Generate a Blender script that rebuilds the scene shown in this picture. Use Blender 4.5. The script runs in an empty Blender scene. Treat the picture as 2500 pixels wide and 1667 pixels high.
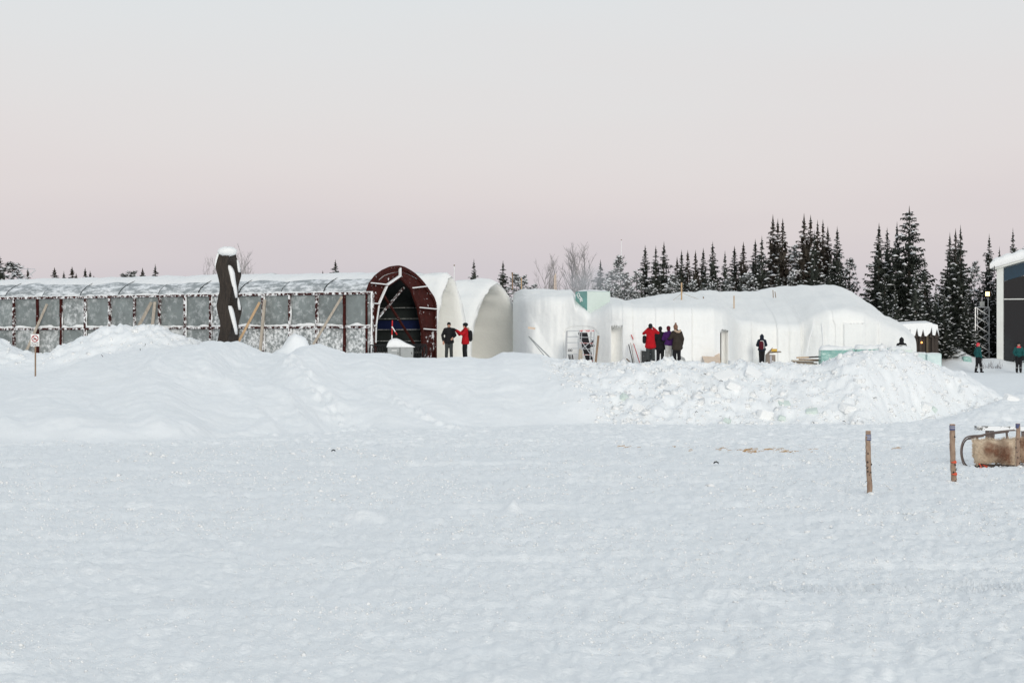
import bpy, bmesh, math, random
import numpy as np
from mathutils import Vector, Matrix, Euler

# ------------------------------------------------------------------ camera, sky, sun, exposure
SC = bpy.context.scene
COL = SC.collection
HC = 2.6            # eye height above the river ice
F = 5500.0          # focal length in photo pixels (photo is 2500 wide)
HZ = 860.0          # photo row of the horizon

cam_d = bpy.data.cameras.new('camera')
cam = bpy.data.objects.new('camera', cam_d)
COL.objects.link(cam)
cam.location = (0, 0, HC)
cam.rotation_euler = (math.radians(90), 0, 0)
cam_d.sensor_width = 36.0
cam_d.lens = F * 36.0 / 2500.0
cam_d.shift_y = (HZ - 833.5) / 2500.0
cam_d.clip_start = 0.5
cam_d.clip_end = 6000
SC.camera = cam

SUN_EL, SUN_AZ = math.radians(12), math.radians(171)   # azimuth clockwise from +Y: low behind the camera, behind thin cloud
wd = bpy.data.worlds.new('World')
SC.world = wd
wd.use_nodes = True
nt = wd.node_tree
nt.nodes.clear()
w_out = nt.nodes.new('ShaderNodeOutputWorld')
w_bg = nt.nodes.new('ShaderNodeBackground')
w_bg.inputs['Strength'].default_value = 1.0
sky = nt.nodes.new('ShaderNodeTexSky')
sky.sky_type = 'NISHITA'
sky.sun_disc = False
sky.sun_elevation = SUN_EL
sky.sun_rotation = SUN_AZ
sky.dust_density = 2.0
w_sc = nt.nodes.new('ShaderNodeVectorMath'); w_sc.operation = 'SCALE'
w_sc.inputs['Scale'].default_value = 0.07
nt.links.new(sky.outputs[0], w_sc.inputs[0])
w_tc = nt.nodes.new('ShaderNodeTexCoord')
w_sep = nt.nodes.new('ShaderNodeSeparateXYZ')
nt.links.new(w_tc.outputs['Generated'], w_sep.inputs[0])
# soft uneven veil of thin cloud: shifts the band a little up and down
w_nz = nt.nodes.new('ShaderNodeTexNoise')
w_nz.inputs['Scale'].default_value = 3.0
w_nz.inputs['Detail'].default_value = 3.0
w_map = nt.nodes.new('ShaderNodeMapping')
w_map.inputs['Scale'].default_value = (1.0, 1.0, 5.0)
nt.links.new(w_tc.outputs['Generated'], w_map.inputs[0])
nt.links.new(w_map.outputs[0], w_nz.inputs['Vector'])
w_ma = nt.nodes.new('ShaderNodeMath'); w_ma.operation = 'MULTIPLY_ADD'
w_ma.inputs[1].default_value = 0.075
w_ma.inputs[2].default_value = -0.0375
nt.links.new(w_nz.outputs['Fac'], w_ma.inputs[0])
w_ad = nt.nodes.new('ShaderNodeMath'); w_ad.operation = 'ADD'
nt.links.new(w_sep.outputs['Z'], w_ad.inputs[0])
nt.links.new(w_ma.outputs[0], w_ad.inputs[1])
w_ramp = nt.nodes.new('ShaderNodeValToRGB')
nt.links.new(w_ad.outputs[0], w_ramp.inputs[0])
cr = w_ramp.color_ramp
cr.interpolation = 'B_SPLINE'
SKY_STOPS = [(0.0, (0.625, 0.59, 0.64)), (0.03, (0.67, 0.62, 0.66)), (0.055, (0.75, 0.68, 0.692)), (0.085, (0.795, 0.735, 0.735)),
             (0.125, (0.795, 0.775, 0.775)), (0.17, (0.77, 0.81, 0.83)), (0.40, (0.70, 0.755, 0.795)), (1.0, (0.61, 0.67, 0.725))]
while len(cr.elements) < len(SKY_STOPS):
    cr.elements.new(0.5)
for e, (p, c) in zip(cr.elements, SKY_STOPS):
    e.position = p
    e.color = (*c, 1)
w_mix = nt.nodes.new('ShaderNodeMix'); w_mix.data_type = 'RGBA'
w_mix.inputs[0].default_value = 0.9
nt.links.new(w_sc.outputs[0], w_mix.inputs[6])
nt.links.new(w_ramp.outputs[0], w_mix.inputs[7])
nt.links.new(w_mix.outputs[2], w_bg.inputs['Color'])
nt.links.new(w_bg.outputs[0], w_out.inputs['Surface'])

sun_d = bpy.data.lights.new('sun', 'SUN')
sun_d.energy = 1.3
sun_d.angle = math.radians(14)
sun_d.color = (1.0, 0.95, 0.86)
sun = bpy.data.objects.new('sun', sun_d)
COL.objects.link(sun)
sdir = Vector((math.sin(SUN_AZ) * math.cos(SUN_EL), math.cos(SUN_AZ) * math.cos(SUN_EL), math.sin(SUN_EL)))
sun.rotation_euler = sdir.to_track_quat('Z', 'Y').to_euler()
sun.location = (0, -20, 30)

SC.view_settings.view_transform = 'Standard'
SC.view_settings.look = 'None'
SC.view_settings.exposure = 0.03
SC.view_settings.gamma = 1.0
SC.render.engine = 'CYCLES'
SC.cycles.max_bounces = 14
SC.cycles.diffuse_bounces = 12
SC.cycles.transparent_max_bounces = 14
SC.cycles.volume_bounces = 1

# ------------------------------------------------------------------ helpers
RND = random.Random(7)
NPR = np.random.default_rng(11)

def P(px, py, d):
    """world point of a photo pixel measured at a distance d from the eye"""
    return Vector(((px - 1250.0) / F * d, d, HC - (py - HZ) / F * d))
def PX(px, d): return (px - 1250.0) / F * d
def PZ(py, d): return HC - (py - HZ) / F * d

ORG = {}
def _link(o, parent, label, cat, group, kind):
    COL.objects.link(o)
    if parent is not None:
        o.parent = parent
        ORG[o.name] = ORG[parent.name]
    if label: o['label'] = label
    if cat: o['category'] = cat
    if group: o['group'] = group
    if kind: o['kind'] = kind

def thing(name, label, cat, loc=(0, 0, 0), group=None, rotz=0.0):
    o = bpy.data.objects.new(name, None)
    o.empty_display_size = 0.3
    o.location = loc
    o.rotation_euler = (0, 0, rotz)
    ORG[o.name] = None
    _link(o, None, label, cat, group, None)
    ORG[o.name] = Vector(loc) if rotz == 0 else Vector((0, 0, 0))
    return o

def mesh_obj(name, verts, faces, m, parent=None, smooth=False, label=None, cat=None, group=None, kind=None, local=False):
    me = bpy.data.meshes.new(name)
    if parent is not None and not local:
        ox = ORG[parent.name]
        verts = [(v[0] - ox[0], v[1] - ox[1], v[2] - ox[2]) for v in verts]
    me.from_pydata([tuple(v) for v in verts], [], faces)
    if smooth:
        me.polygons.foreach_set('use_smooth', [True] * len(me.polygons))
    if m is not None: me.materials.append(m)
    me.update()
    o = bpy.data.objects.new(name, me)
    if parent is None: ORG[o.name] = Vector((0, 0, 0))
    _link(o, parent, label, cat, group, kind)
    return o

def np_mesh(name, V, Fc, m, smooth=True):
    """fast mesh from numpy arrays (faces all quads or all triangles)"""
    me = bpy.data.meshes.new(name)
    n = Fc.shape[1]
    me.vertices.add(len(V)); me.vertices.foreach_set('co', V.astype(np.float32).ravel())
    me.loops.add(Fc.size); me.loops.foreach_set('vertex_index', Fc.astype(np.int32).ravel())
    me.polygons.add(len(Fc))
    me.polygons.foreach_set('loop_start', np.arange(0, Fc.size, n, dtype=np.int32))
    me.polygons.foreach_set('loop_total', np.full(len(Fc), n, dtype=np.int32))
    me.polygons.foreach_set('use_smooth', np.full(len(Fc), smooth))
    me.update(calc_edges=True)
    me.validate()
    if m is not None: me.materials.append(m)
    return me

class MB:
    """collects shapes for ONE mesh"""
    def __init__(s): s.v = []; s.f = []
    def add(s, vs, fs):
        b = len(s.v)
        s.v += [tuple(v) for v in vs]
        s.f += [tuple(i + b for i in f) for f in fs]
        return s
    def box(s, c, size, rot=None):
        hx, hy, hz = size[0] / 2, size[1] / 2, size[2] / 2
        vs = [Vector((x, y, z)) for x in (-hx, hx) for y in (-hy, hy) for z in (-hz, hz)]
        if rot is not None: vs = [rot @ v for v in vs]
        c = Vector(c)
        return s.add([c + v for v in vs], [(0, 1, 3, 2), (4, 6, 7, 5), (0, 4, 5, 1), (2, 3, 7, 6), (0, 2, 6, 4), (1, 5, 7, 3)])
    def beam(s, a, b, w, h, up=(0, 0, 1)):
        a, b = Vector(a), Vector(b)
        d = (b - a); L = d.length; d.normalize()
        u = Vector(up)
        if abs(d.dot(u)) > 0.98: u = Vector((0, 1, 0))
        x = d.cross(u).normalized(); z = x.cross(d)
        R = Matrix((x, d, z)).transposed()
        return s.box((a + b) / 2, (w, L, h), R)
    def tube(s, pts, r, n=8, cap=True):
        pts = [Vector(p) for p in pts]
        rs = r if isinstance(r, (list, tuple)) else [r] * len(pts)
        rings = []
        for i, p in enumerate(pts):
            d = (pts[min(i + 1, len(pts) - 1)] - pts[max(i - 1, 0)]).normalized()
            u = Vector((0, 0, 1)) if abs(d.z) < 0.9 else Vector((0, 1, 0))
            x = d.cross(u).normalized(); y = x.cross(d)
            rings.append([p + (x * math.cos(t) + y * math.sin(t)) * rs[i] for t in [2 * math.pi * k / n for k in range(n)]])
        b = []
        for R_ in rings: b += R_
        fs = []
        for i in range(len(rings) - 1):
            for k in range(n):
                fs.append((i * n + k, i * n + (k + 1) % n, (i + 1) * n + (k + 1) % n, (i + 1) * n + k))
        if cap:
            fs.append(tuple(range(n - 1, -1, -1)))
            fs.append(tuple((len(rings) - 1) * n + k for k in range(n)))
        return s.add(b, fs)
    def prism(s, poly, off):
        """closed polygon (3-D points) pushed along vector off"""
        n = len(poly); off = Vector(off)
        poly = [Vector(p) for p in poly]
        vs = poly + [p + off for p in poly]
        fs = [tuple(range(n - 1, -1, -1)), tuple(range(n, 2 * n))]
        fs += [(i, (i + 1) % n, n + (i + 1) % n, n + i) for i in range(n)]
        return s.add(vs, fs)
    def ell(s, c, r, n=10, m=7, rot=None, jit=0.0, rnd=None):
        vs = []; c = Vector(c)
        for j in range(m + 1):
            th = math.pi * j / m
            for i in range(n):
                ph = 2 * math.pi * i / n
                k = 1 + (rnd.uniform(-jit, jit) if rnd else 0)
                v = Vector((r[0] * math.sin(th) * math.cos(ph) * k, r[1] * math.sin(th) * math.sin(ph) * k, r[2] * math.cos(th) * k))
                if rot is not None: v = rot @ v
                vs.append(c + v)
        fs = []
        for j in range(m):
            for i in range(n):
                a, b = j * n + i, j * n + (i + 1) % n
                if j == 0: fs.append((a, b + n, a + n)[::-1])
                elif j == m - 1: fs.append((a, b, b + n)[::-1])
                else: fs.append((a, b, b + n, a + n)[::-1])
        return s.add(vs, fs)
    def build(s, name, m, parent=None, **k):
        return mesh_obj(name, s.v, s.f, m, parent, **k)

def copy_tree(o, parent=None):
    c = o.copy()
    COL.objects.link(c)
    c.parent = parent
    for ch in o.children: copy_tree(ch, c)
    return c

# ------------------------------------------------------------------ noise
def _hash(ix, iy, seed):
    h = (ix.astype(np.int64) * 374761393 + iy.astype(np.int64) * 668265263 + seed * 1442695041) & 0xFFFFFFFF
    h = ((h ^ (h >> 13)) * 1274126177) & 0xFFFFFFFF
    h = h ^ (h >> 16)
    return (h & 0xFFFFFF) / float(0xFFFFFF)
def vnoise(x, y, seed=0):
    x0 = np.floor(x); y0 = np.floor(y)
    fx, fy = x - x0, y - y0
    fx = fx * fx * fx * (fx * (fx * 6 - 15) + 10); fy = fy * fy * fy * (fy * (fy * 6 - 15) + 10)
    a = _hash(x0, y0, seed); b = _hash(x0 + 1, y0, seed); c = _hash(x0, y0 + 1, seed); d = _hash(x0 + 1, y0 + 1, seed)
    return (a + (b - a) * fx) * (1 - fy) + (c + (d - c) * fx) * fy - 0.5
def fbm(x, y, octv=4, seed=0, gain=0.5):
    t = 0; a = 1.0
    for o in range(octv):
        t = t + a * vnoise(x * (2 ** o) + 17.3 * o, y * (2 ** o) - 9.1 * o, seed + o)
        a *= gain
    return t
def worley(x, y, seed=0):
    """nearest cell: distance, random, offset from its centre"""
    x0 = np.floor(x); y0 = np.floor(y)
    best = np.full(x.shape, 9.0); rid = np.zeros(x.shape); ox = np.zeros(x.shape); oy = np.zeros(x.shape); sec = np.full(x.shape, 9.0)
    for i in (-1, 0, 1):
        for j in (-1, 0, 1):
            cx = x0 + i; cy = y0 + j
            px = cx + _hash(cx, cy, seed); py = cy + _hash(cx, cy, seed + 5)
            d = np.hypot(px - x, py - y)
            m = d < best
            sec = np.where(m, best, np.minimum(sec, d))
            rid = np.where(m, _hash(cx, cy, seed + 9), rid)
            ox = np.where(m, x - px, ox); oy = np.where(m, y - py, oy)
            best = np.where(m, d, best)
    return best, rid, ox, oy, sec
def sstep(a, b, x):
    t = np.clip((x - a) / (b - a), 0, 1)
    return t * t * (3 - 2 * t)
def sig(x): return 1 / (1 + np.exp(-np.clip(x, -30, 30)))

# ------------------------------------------------------------------ materials
def mat(name, col, rough=0.7, metal=0.0, spec=0.3, var=0.0, vscale=6.0, col2=None, bump=0.0, bscale=20.0, stretch=(1, 1, 1), emit=None, emit_s=0.0,
        patch=None, patch_scale=3.0, patch_lo=0.5, patch_hi=0.56, patch_detail=8.0, trans=0.0, sss=0.0, patch_big=0.0, rand=False):
    m = bpy.data.materials.new(name)
    m.use_nodes = True
    t = m.node_tree; N = t.nodes; L = t.links
    b = N['Principled BSDF']
    b.inputs['Roughness'].default_value = rough
    b.inputs['Metallic'].default_value = metal
    b.inputs['Specular IOR Level'].default_value = spec
    b.inputs['Base Color'].default_value = (*col, 1)
    if trans: b.inputs['Transmission Weight'].default_value = trans
    if sss:
        b.inputs['Subsurface Weight'].default_value = sss
        b.inputs['Subsurface Radius'].default_value = (0.5, 0.8, 1.0)
        b.inputs['Subsurface Scale'].default_value = 0.1
    if emit:
        b.inputs['Emission Color'].default_value = (*emit, 1)
        b.inputs['Emission Strength'].default_value = emit_s
    tc = N.new('ShaderNodeTexCoord'); mp = N.new('ShaderNodeMapping')
    mp.inputs['Scale'].default_value = stretch
    if rand:      # every sheet has its own frost
        oi = N.new('ShaderNodeObjectInfo'); rs = N.new('ShaderNodeMath'); rs.operation = 'MULTIPLY'; rs.inputs[1].default_value = 90.0
        L.new(oi.outputs['Random'], rs.inputs[0])
        va = N.new('ShaderNodeVectorMath'); va.operation = 'ADD'; L.new(tc.outputs['Object'], va.inputs[0]); L.new(rs.outputs[0], va.inputs[1])
        L.new(va.outputs[0], mp.inputs[0])
    else: L.new(tc.outputs['Object'], mp.inputs[0])
    last = None
    if var or col2:
        nz = N.new('ShaderNodeTexNoise')
        nz.inputs['Scale'].default_value = vscale; nz.inputs['Detail'].default_value = 5; nz.inputs['Roughness'].default_value = 0.65
        L.new(mp.outputs[0], nz.inputs['Vector'])
        rp = N.new('ShaderNodeValToRGB')
        rp.color_ramp.elements[0].position = 0.3; rp.color_ramp.elements[1].position = 0.7
        lo = col2 if col2 else tuple(c * (1 - var) for c in col)
        rp.color_ramp.elements[0].color = (*lo, 1); rp.color_ramp.elements[1].color = (*(col if col2 else tuple(min(1, c * (1 + var)) for c in col)), 1)
        L.new(nz.outputs['Fac'], rp.inputs[0])
        last = rp.outputs[0]
    if patch:
        nz = N.new('ShaderNodeTexNoise')
        nz.inputs['Scale'].default_value = patch_scale; nz.inputs['Detail'].default_value = patch_detail; nz.inputs['Roughness'].default_value = 0.7
        L.new(mp.outputs[0], nz.inputs['Vector'])
        src = nz.outputs['Fac']
        if patch_big:
            n2 = N.new('ShaderNodeTexNoise'); n2.inputs['Scale'].default_value = patch_scale * 0.22; n2.inputs['Detail'].default_value = 2
            L.new(mp.outputs[0], n2.inputs['Vector'])
            ma = N.new('ShaderNodeMath'); ma.operation = 'MULTIPLY_ADD'; ma.inputs[1].default_value = patch_big; ma.inputs[2].default_value = -patch_big * 0.5
            L.new(n2.outputs['Fac'], ma.inputs[0])
            ad = N.new('ShaderNodeMath'); ad.operation = 'ADD'
            L.new(src, ad.inputs[0]); L.new(ma.outputs[0], ad.inputs[1]); src = ad.outputs[0]
        mr = N.new('ShaderNodeMapRange')
        mr.inputs[1].default_value = patch_lo; mr.inputs[2].default_value = patch_hi
        L.new(src, mr.inputs[0])
        mx = N.new('ShaderNodeMix'); mx.data_type = 'RGBA'
        L.new(mr.outputs[0], mx.inputs[0])
        if last is not None: L.new(last, mx.inputs[6])
        else: mx.inputs[6].default_value = (*col, 1)
        mx.inputs[7].default_value = (*patch, 1)
        last = mx.outputs[2]
        if metal:
            iv = N.new('ShaderNodeMath'); iv.operation = 'MULTIPLY_ADD'; iv.inputs[1].default_value = -metal; iv.inputs[2].default_value = metal
            L.new(mr.outputs[0], iv.inputs[0]); L.new(iv.outputs[0], b.inputs['Metallic'])
    if last is not None: L.new(last, b.inputs['Base Color'])
    if bump:
        nb = N.new('ShaderNodeTexNoise'); nb.inputs['Scale'].default_value = bscale; nb.inputs['Detail'].default_value = 6; nb.inputs['Roughness'].default_value = 0.6
        L.new(mp.outputs[0], nb.inputs['Vector'])
        bp = N.new('ShaderNodeBump'); bp.inputs['Distance'].default_value = bump
        L.new(nb.outputs['Fac'], bp.inputs['Height']); L.new(bp.outputs[0], b.inputs['Normal'])
    return m

SNOW_C = (0.893, 0.912, 0.924)
M = {}
M['snow'] = mat('snow', SNOW_C, 0.75, spec=0.2, var=0.03, vscale=0.8, bump=0.024, bscale=17.0)
M['snow_fresh'] = mat('loose snow', (0.885, 0.89, 0.89), 0.8, spec=0.15, bump=0.03, bscale=14.0)
M['snow_wall'] = mat('packed snow wall', (0.855, 0.86, 0.85), 0.75, spec=0.2, var=0.03, vscale=0.6, bump=0.03, bscale=5.0)
M['snow_vault'] = mat('cream packed snow', (0.90, 0.897, 0.868), 0.7, spec=0.2, var=0.03, vscale=0.7, bump=0.02, bscale=6.0)
M['tree_snow'] = mat('snow on branches', (0.86, 0.87, 0.89), 0.8, spec=0.15)
M['ice'] = mat('river ice teal', (0.20, 0.43, 0.395), 0.22, spec=0.5, var=0.2, vscale=1.6, bump=0.01, bscale=5.0, trans=0.15)
M['ice_pale'] = mat('river ice pale', (0.58, 0.72, 0.72), 0.3, spec=0.5, var=0.12, vscale=1.2, bump=0.01, bscale=4.0, trans=0.1)
M['ice_frost'] = mat('frosted river ice', (0.62, 0.70, 0.66), 0.45, spec=0.4, var=0.06, vscale=0.9)
M['steel'] = mat('frosty sheet steel', (0.215, 0.24, 0.238), 0.55, metal=0.1, var=0.25, vscale=1.1, patch=(0.66, 0.68, 0.685), patch_scale=3.2, patch_lo=0.50, patch_hi=0.82, patch_big=0.35, patch_detail=12, rand=True)
M['steel_mid'] = mat('frosted sheet steel', (0.24, 0.26, 0.258), 0.6, metal=0.05, var=0.25, vscale=1.3, patch=(0.76, 0.775, 0.78), patch_scale=4.5, patch_lo=0.47, patch_hi=0.72, patch_big=0.4, patch_detail=12, rand=True)
M['steel_snowy'] = mat('snow plastered sheet steel', (0.22, 0.24, 0.24), 0.6, metal=0.1, var=0.15, vscale=1.6, patch=(0.82, 0.835, 0.845), patch_scale=7.0, patch_lo=0.42, patch_hi=0.60, patch_big=0.25, patch_detail=10, rand=True)
M['roof_steel'] = mat('snow dusted roof steel', (0.30, 0.325, 0.335), 0.5, metal=0.1, var=0.15, vscale=1.0, patch=(0.82, 0.84, 0.86), patch_scale=2.6, patch_lo=0.44, patch_hi=0.60, patch_big=0.18, patch_detail=10, stretch=(0.7, 0.5, 2.2), rand=True)
M['rust'] = mat('dark red painted steel', (0.052, 0.0105, 0.008), 0.7, spec=0.12, var=0.35, vscale=3.0, patch=(0.86, 0.86, 0.87), patch_scale=4.5, patch_lo=0.62, patch_hi=0.66)
M['rust_snow'] = mat('dark red steel with stuck snow', (0.048, 0.012, 0.010), 0.7, spec=0.12, var=0.4, vscale=4.0, patch=(0.86, 0.865, 0.87), patch_scale=6.0, patch_lo=0.49, patch_hi=0.57, patch_detail=10)
M['rust_low'] = mat('dark red steel caked with snow', (0.052, 0.0105, 0.008), 0.7, spec=0.12, var=0.35, vscale=3.0, patch=(0.86, 0.86, 0.87), patch_scale=3.2, patch_lo=0.53, patch_hi=0.57)
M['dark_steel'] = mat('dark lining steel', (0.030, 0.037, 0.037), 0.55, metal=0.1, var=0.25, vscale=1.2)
M['blue_tarp'] = mat('dark blue tarpaulin', (0.012, 0.02, 0.075), 0.5)
M['grey_cab'] = mat('grey enamel cabinet', (0.33, 0.345, 0.345), 0.5, var=0.12, vscale=3, patch=(0.8, 0.81, 0.82), patch_scale=5, patch_lo=0.64, patch_hi=0.68)
M['black'] = mat('black rubber', (0.012, 0.012, 0.013), 0.55)
M['wood_new'] = mat('sawn timber', (0.50, 0.34, 0.20), 0.7, var=0.2, vscale=3, stretch=(4, 4, 0.8))
M['wood_grey'] = mat('weathered timber', (0.40, 0.35, 0.29), 0.75, var=0.25, vscale=4, stretch=(4, 4, 0.8))
M['wood_brown'] = mat('brown timber', (0.25, 0.17, 0.115), 0.75, var=0.3, vscale=4, stretch=(4, 4, 0.8))
M['ply'] = mat('pale plywood', (0.66, 0.53, 0.42), 0.65, var=0.08, vscale=3)
M['alu'] = mat('aluminium tube', (0.55, 0.56, 0.57), 0.35, metal=0.6)
M['pinkpaint'] = mat('faded red paint', (0.55, 0.20, 0.20), 0.5, patch=(0.8, 0.8, 0.8), patch_scale=9, patch_lo=0.5, patch_hi=0.54)
M['red'] = mat('red paint', (0.50, 0.02, 0.02), 0.45)
M['white'] = mat('white paint', (0.80, 0.80, 0.79), 0.5)
M['offwhite'] = mat('off white painted steel', (0.70, 0.71, 0.68), 0.5, var=0.05, vscale=2)
M['darkwood'] = mat('dark tarred wood', (0.045, 0.034, 0.028), 0.7, var=0.4, vscale=6, stretch=(5, 5, 0.5))
M['statue'] = mat('dark weathered sculpture wood', (0.050, 0.037, 0.028), 0.6, col2=(0.014, 0.011, 0.009), vscale=5.5, stretch=(3, 3, 0.35), bump=0.02, bscale=8, patch=(0.8, 0.81, 0.82), patch_scale=9, patch_lo=0.72, patch_hi=0.75)
M['needles'] = mat('spruce needles', (0.030, 0.036, 0.028), 0.7, var=0.45, vscale=1.5)
M['needles_brown'] = mat('cone heavy spruce tips', (0.045, 0.036, 0.027), 0.7, var=0.4, vscale=1.5)
M['needles_frost'] = mat('frosted pine needles', (0.13, 0.14, 0.135), 0.8, var=0.5, vscale=2.0)
M['bark'] = mat('spruce bark', (0.06, 0.047, 0.038), 0.85, var=0.3, vscale=4)
M['twig'] = mat('frosty birch twigs', (0.36, 0.34, 0.34), 0.85, var=0.3, vscale=3)
M['glass'] = mat('dark window glass', (0.008, 0.010, 0.011), 0.05, spec=0.5)
M['glass_sky'] = mat('glass with painted sky reflection', (0.012, 0.040, 0.065), 0.06, spec=0.5)  # blue base colour stands in for the sky mirrored in the glass
M['lamp'] = mat('lit lamp lens', (1.0, 0.7, 0.4), 0.4, emit=(1.0, 0.62, 0.28), emit_s=3.2)
M['lamp_warm'] = mat('lit doorway lamp', (1.0, 0.4, 0.1), 0.4, emit=(1.0, 0.35, 0.08), emit_s=4.0)
M['cardboard'] = mat('grey brown cardboard', (0.27, 0.23, 0.20), 0.85, var=0.15, vscale=6)
M['yellow'] = mat('yellow plastic', (0.62, 0.38, 0.05), 0.5)
M['straw'] = mat('straw', (0.42, 0.27, 0.14), 0.9, var=0.3, vscale=10)
M['birchbark'] = mat('pale pole bark', (0.40, 0.29, 0.215), 0.85, var=0.35, vscale=7, col2=(0.20, 0.13, 0.095), stretch=(2, 2, 1.0), bump=0.01, bscale=18)
M['endgrain'] = mat('cut end grain', (0.55, 0.37, 0.25), 0.8)
M['tape'] = mat('blue reflective tape', (0.075, 0.085, 0.17), 0.4)
M['tape_light'] = mat('pale tape stripe', (0.42, 0.42, 0.46), 0.4)
M['rope'] = mat('orange red rope', (0.62, 0.10, 0.05), 0.7)
M['sledge'] = mat('grey brown bent wood', (0.135, 0.105, 0.095), 0.6, var=0.3, vscale=6)
M['snowy_plank'] = mat('snow covered plank', (0.16, 0.155, 0.15), 0.7, patch=(0.86, 0.87, 0.88), patch_scale=5, patch_lo=0.43, patch_hi=0.47)
# ------------------------------------------------------------------ terrain
def prof(pts, d):
    d = d if callable(d) else (lambda p, q=d: q)
    xs = np.array([PX(p[0], d(p[0])) for p in pts]); zs = np.array([PZ(p[1], d(p[0])) for p in pts])
    return xs, zs
def crest_d(px): return float(np.interp(px, [-900, 1300, 1480, 2100, 2300, 2500], [94, 94, 87.5, 87.5, 91, 94]))
CREST = prof([(-900, 905), (-200, 905), (0, 905), (85, 917), (145, 912), (180, 902), (230, 897), (255, 889), (281, 869), (319, 860), (345, 864), (460, 858), (496, 845),
              (526, 840), (583, 840), (603, 848), (634, 866), (705, 872), (751, 851), (776, 846), (807, 853), (845, 866), (883, 866), (929, 862),
              (963, 866), (982, 875), (1062, 876), (1147, 874), (1170, 880), (1200, 877), (1227, 867), (1285, 864), (1324, 867), (1357, 880),
              (1377, 878), (1446, 884), (1479, 889), (1586, 889), (1619, 882), (1642, 876), (1663, 882), (1698, 884), (1746, 885), (1777, 889),
              (1826, 882), (1847, 889), (1933, 893), (1994, 890), (2006, 886), (2025, 871), (2043, 860), (2067, 853), (2110, 850), (2122, 857), (2138, 858), (2150, 851), (2170, 853),
              (2200, 861), (2240, 867), (2277, 877), (2310, 888), (2336, 899), (2366, 915), (2410, 950), (2460, 1000), (3500, 1010)], crest_d)
CRD = (np.array([PX(p, crest_d(p)) for p in range(-900, 3600, 50)]), np.array([crest_d(p) for p in range(-900, 3600, 50)]))
FOOT_P = [(-400, 1084), (0, 1084), (425, 1079), (640, 1063), (850, 1052), (1063, 1047), (1276, 1041), (1500, 1037), (2126, 1036), (2232, 1028), (2330, 1022), (2500, 1020)]
FOOT = (np.array([PX(p, F * HC / (y - HZ)) for p, y in FOOT_P]), np.array([F * HC / (y - HZ) for p, y in FOOT_P]))
DP = 99.5
PILE = prof([(-900, 826), (-100, 826), (0, 830), (16, 841), (46, 862), (77, 868), (112, 868), (143, 863), (163, 843), (194, 830), (230, 818), (255, 799), (301, 797),
             (326, 801), (382, 795), (408, 805), (446, 823), (485, 829), (500, 843), (560, 870), (680, 880), (3000, 890)], DP)

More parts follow.
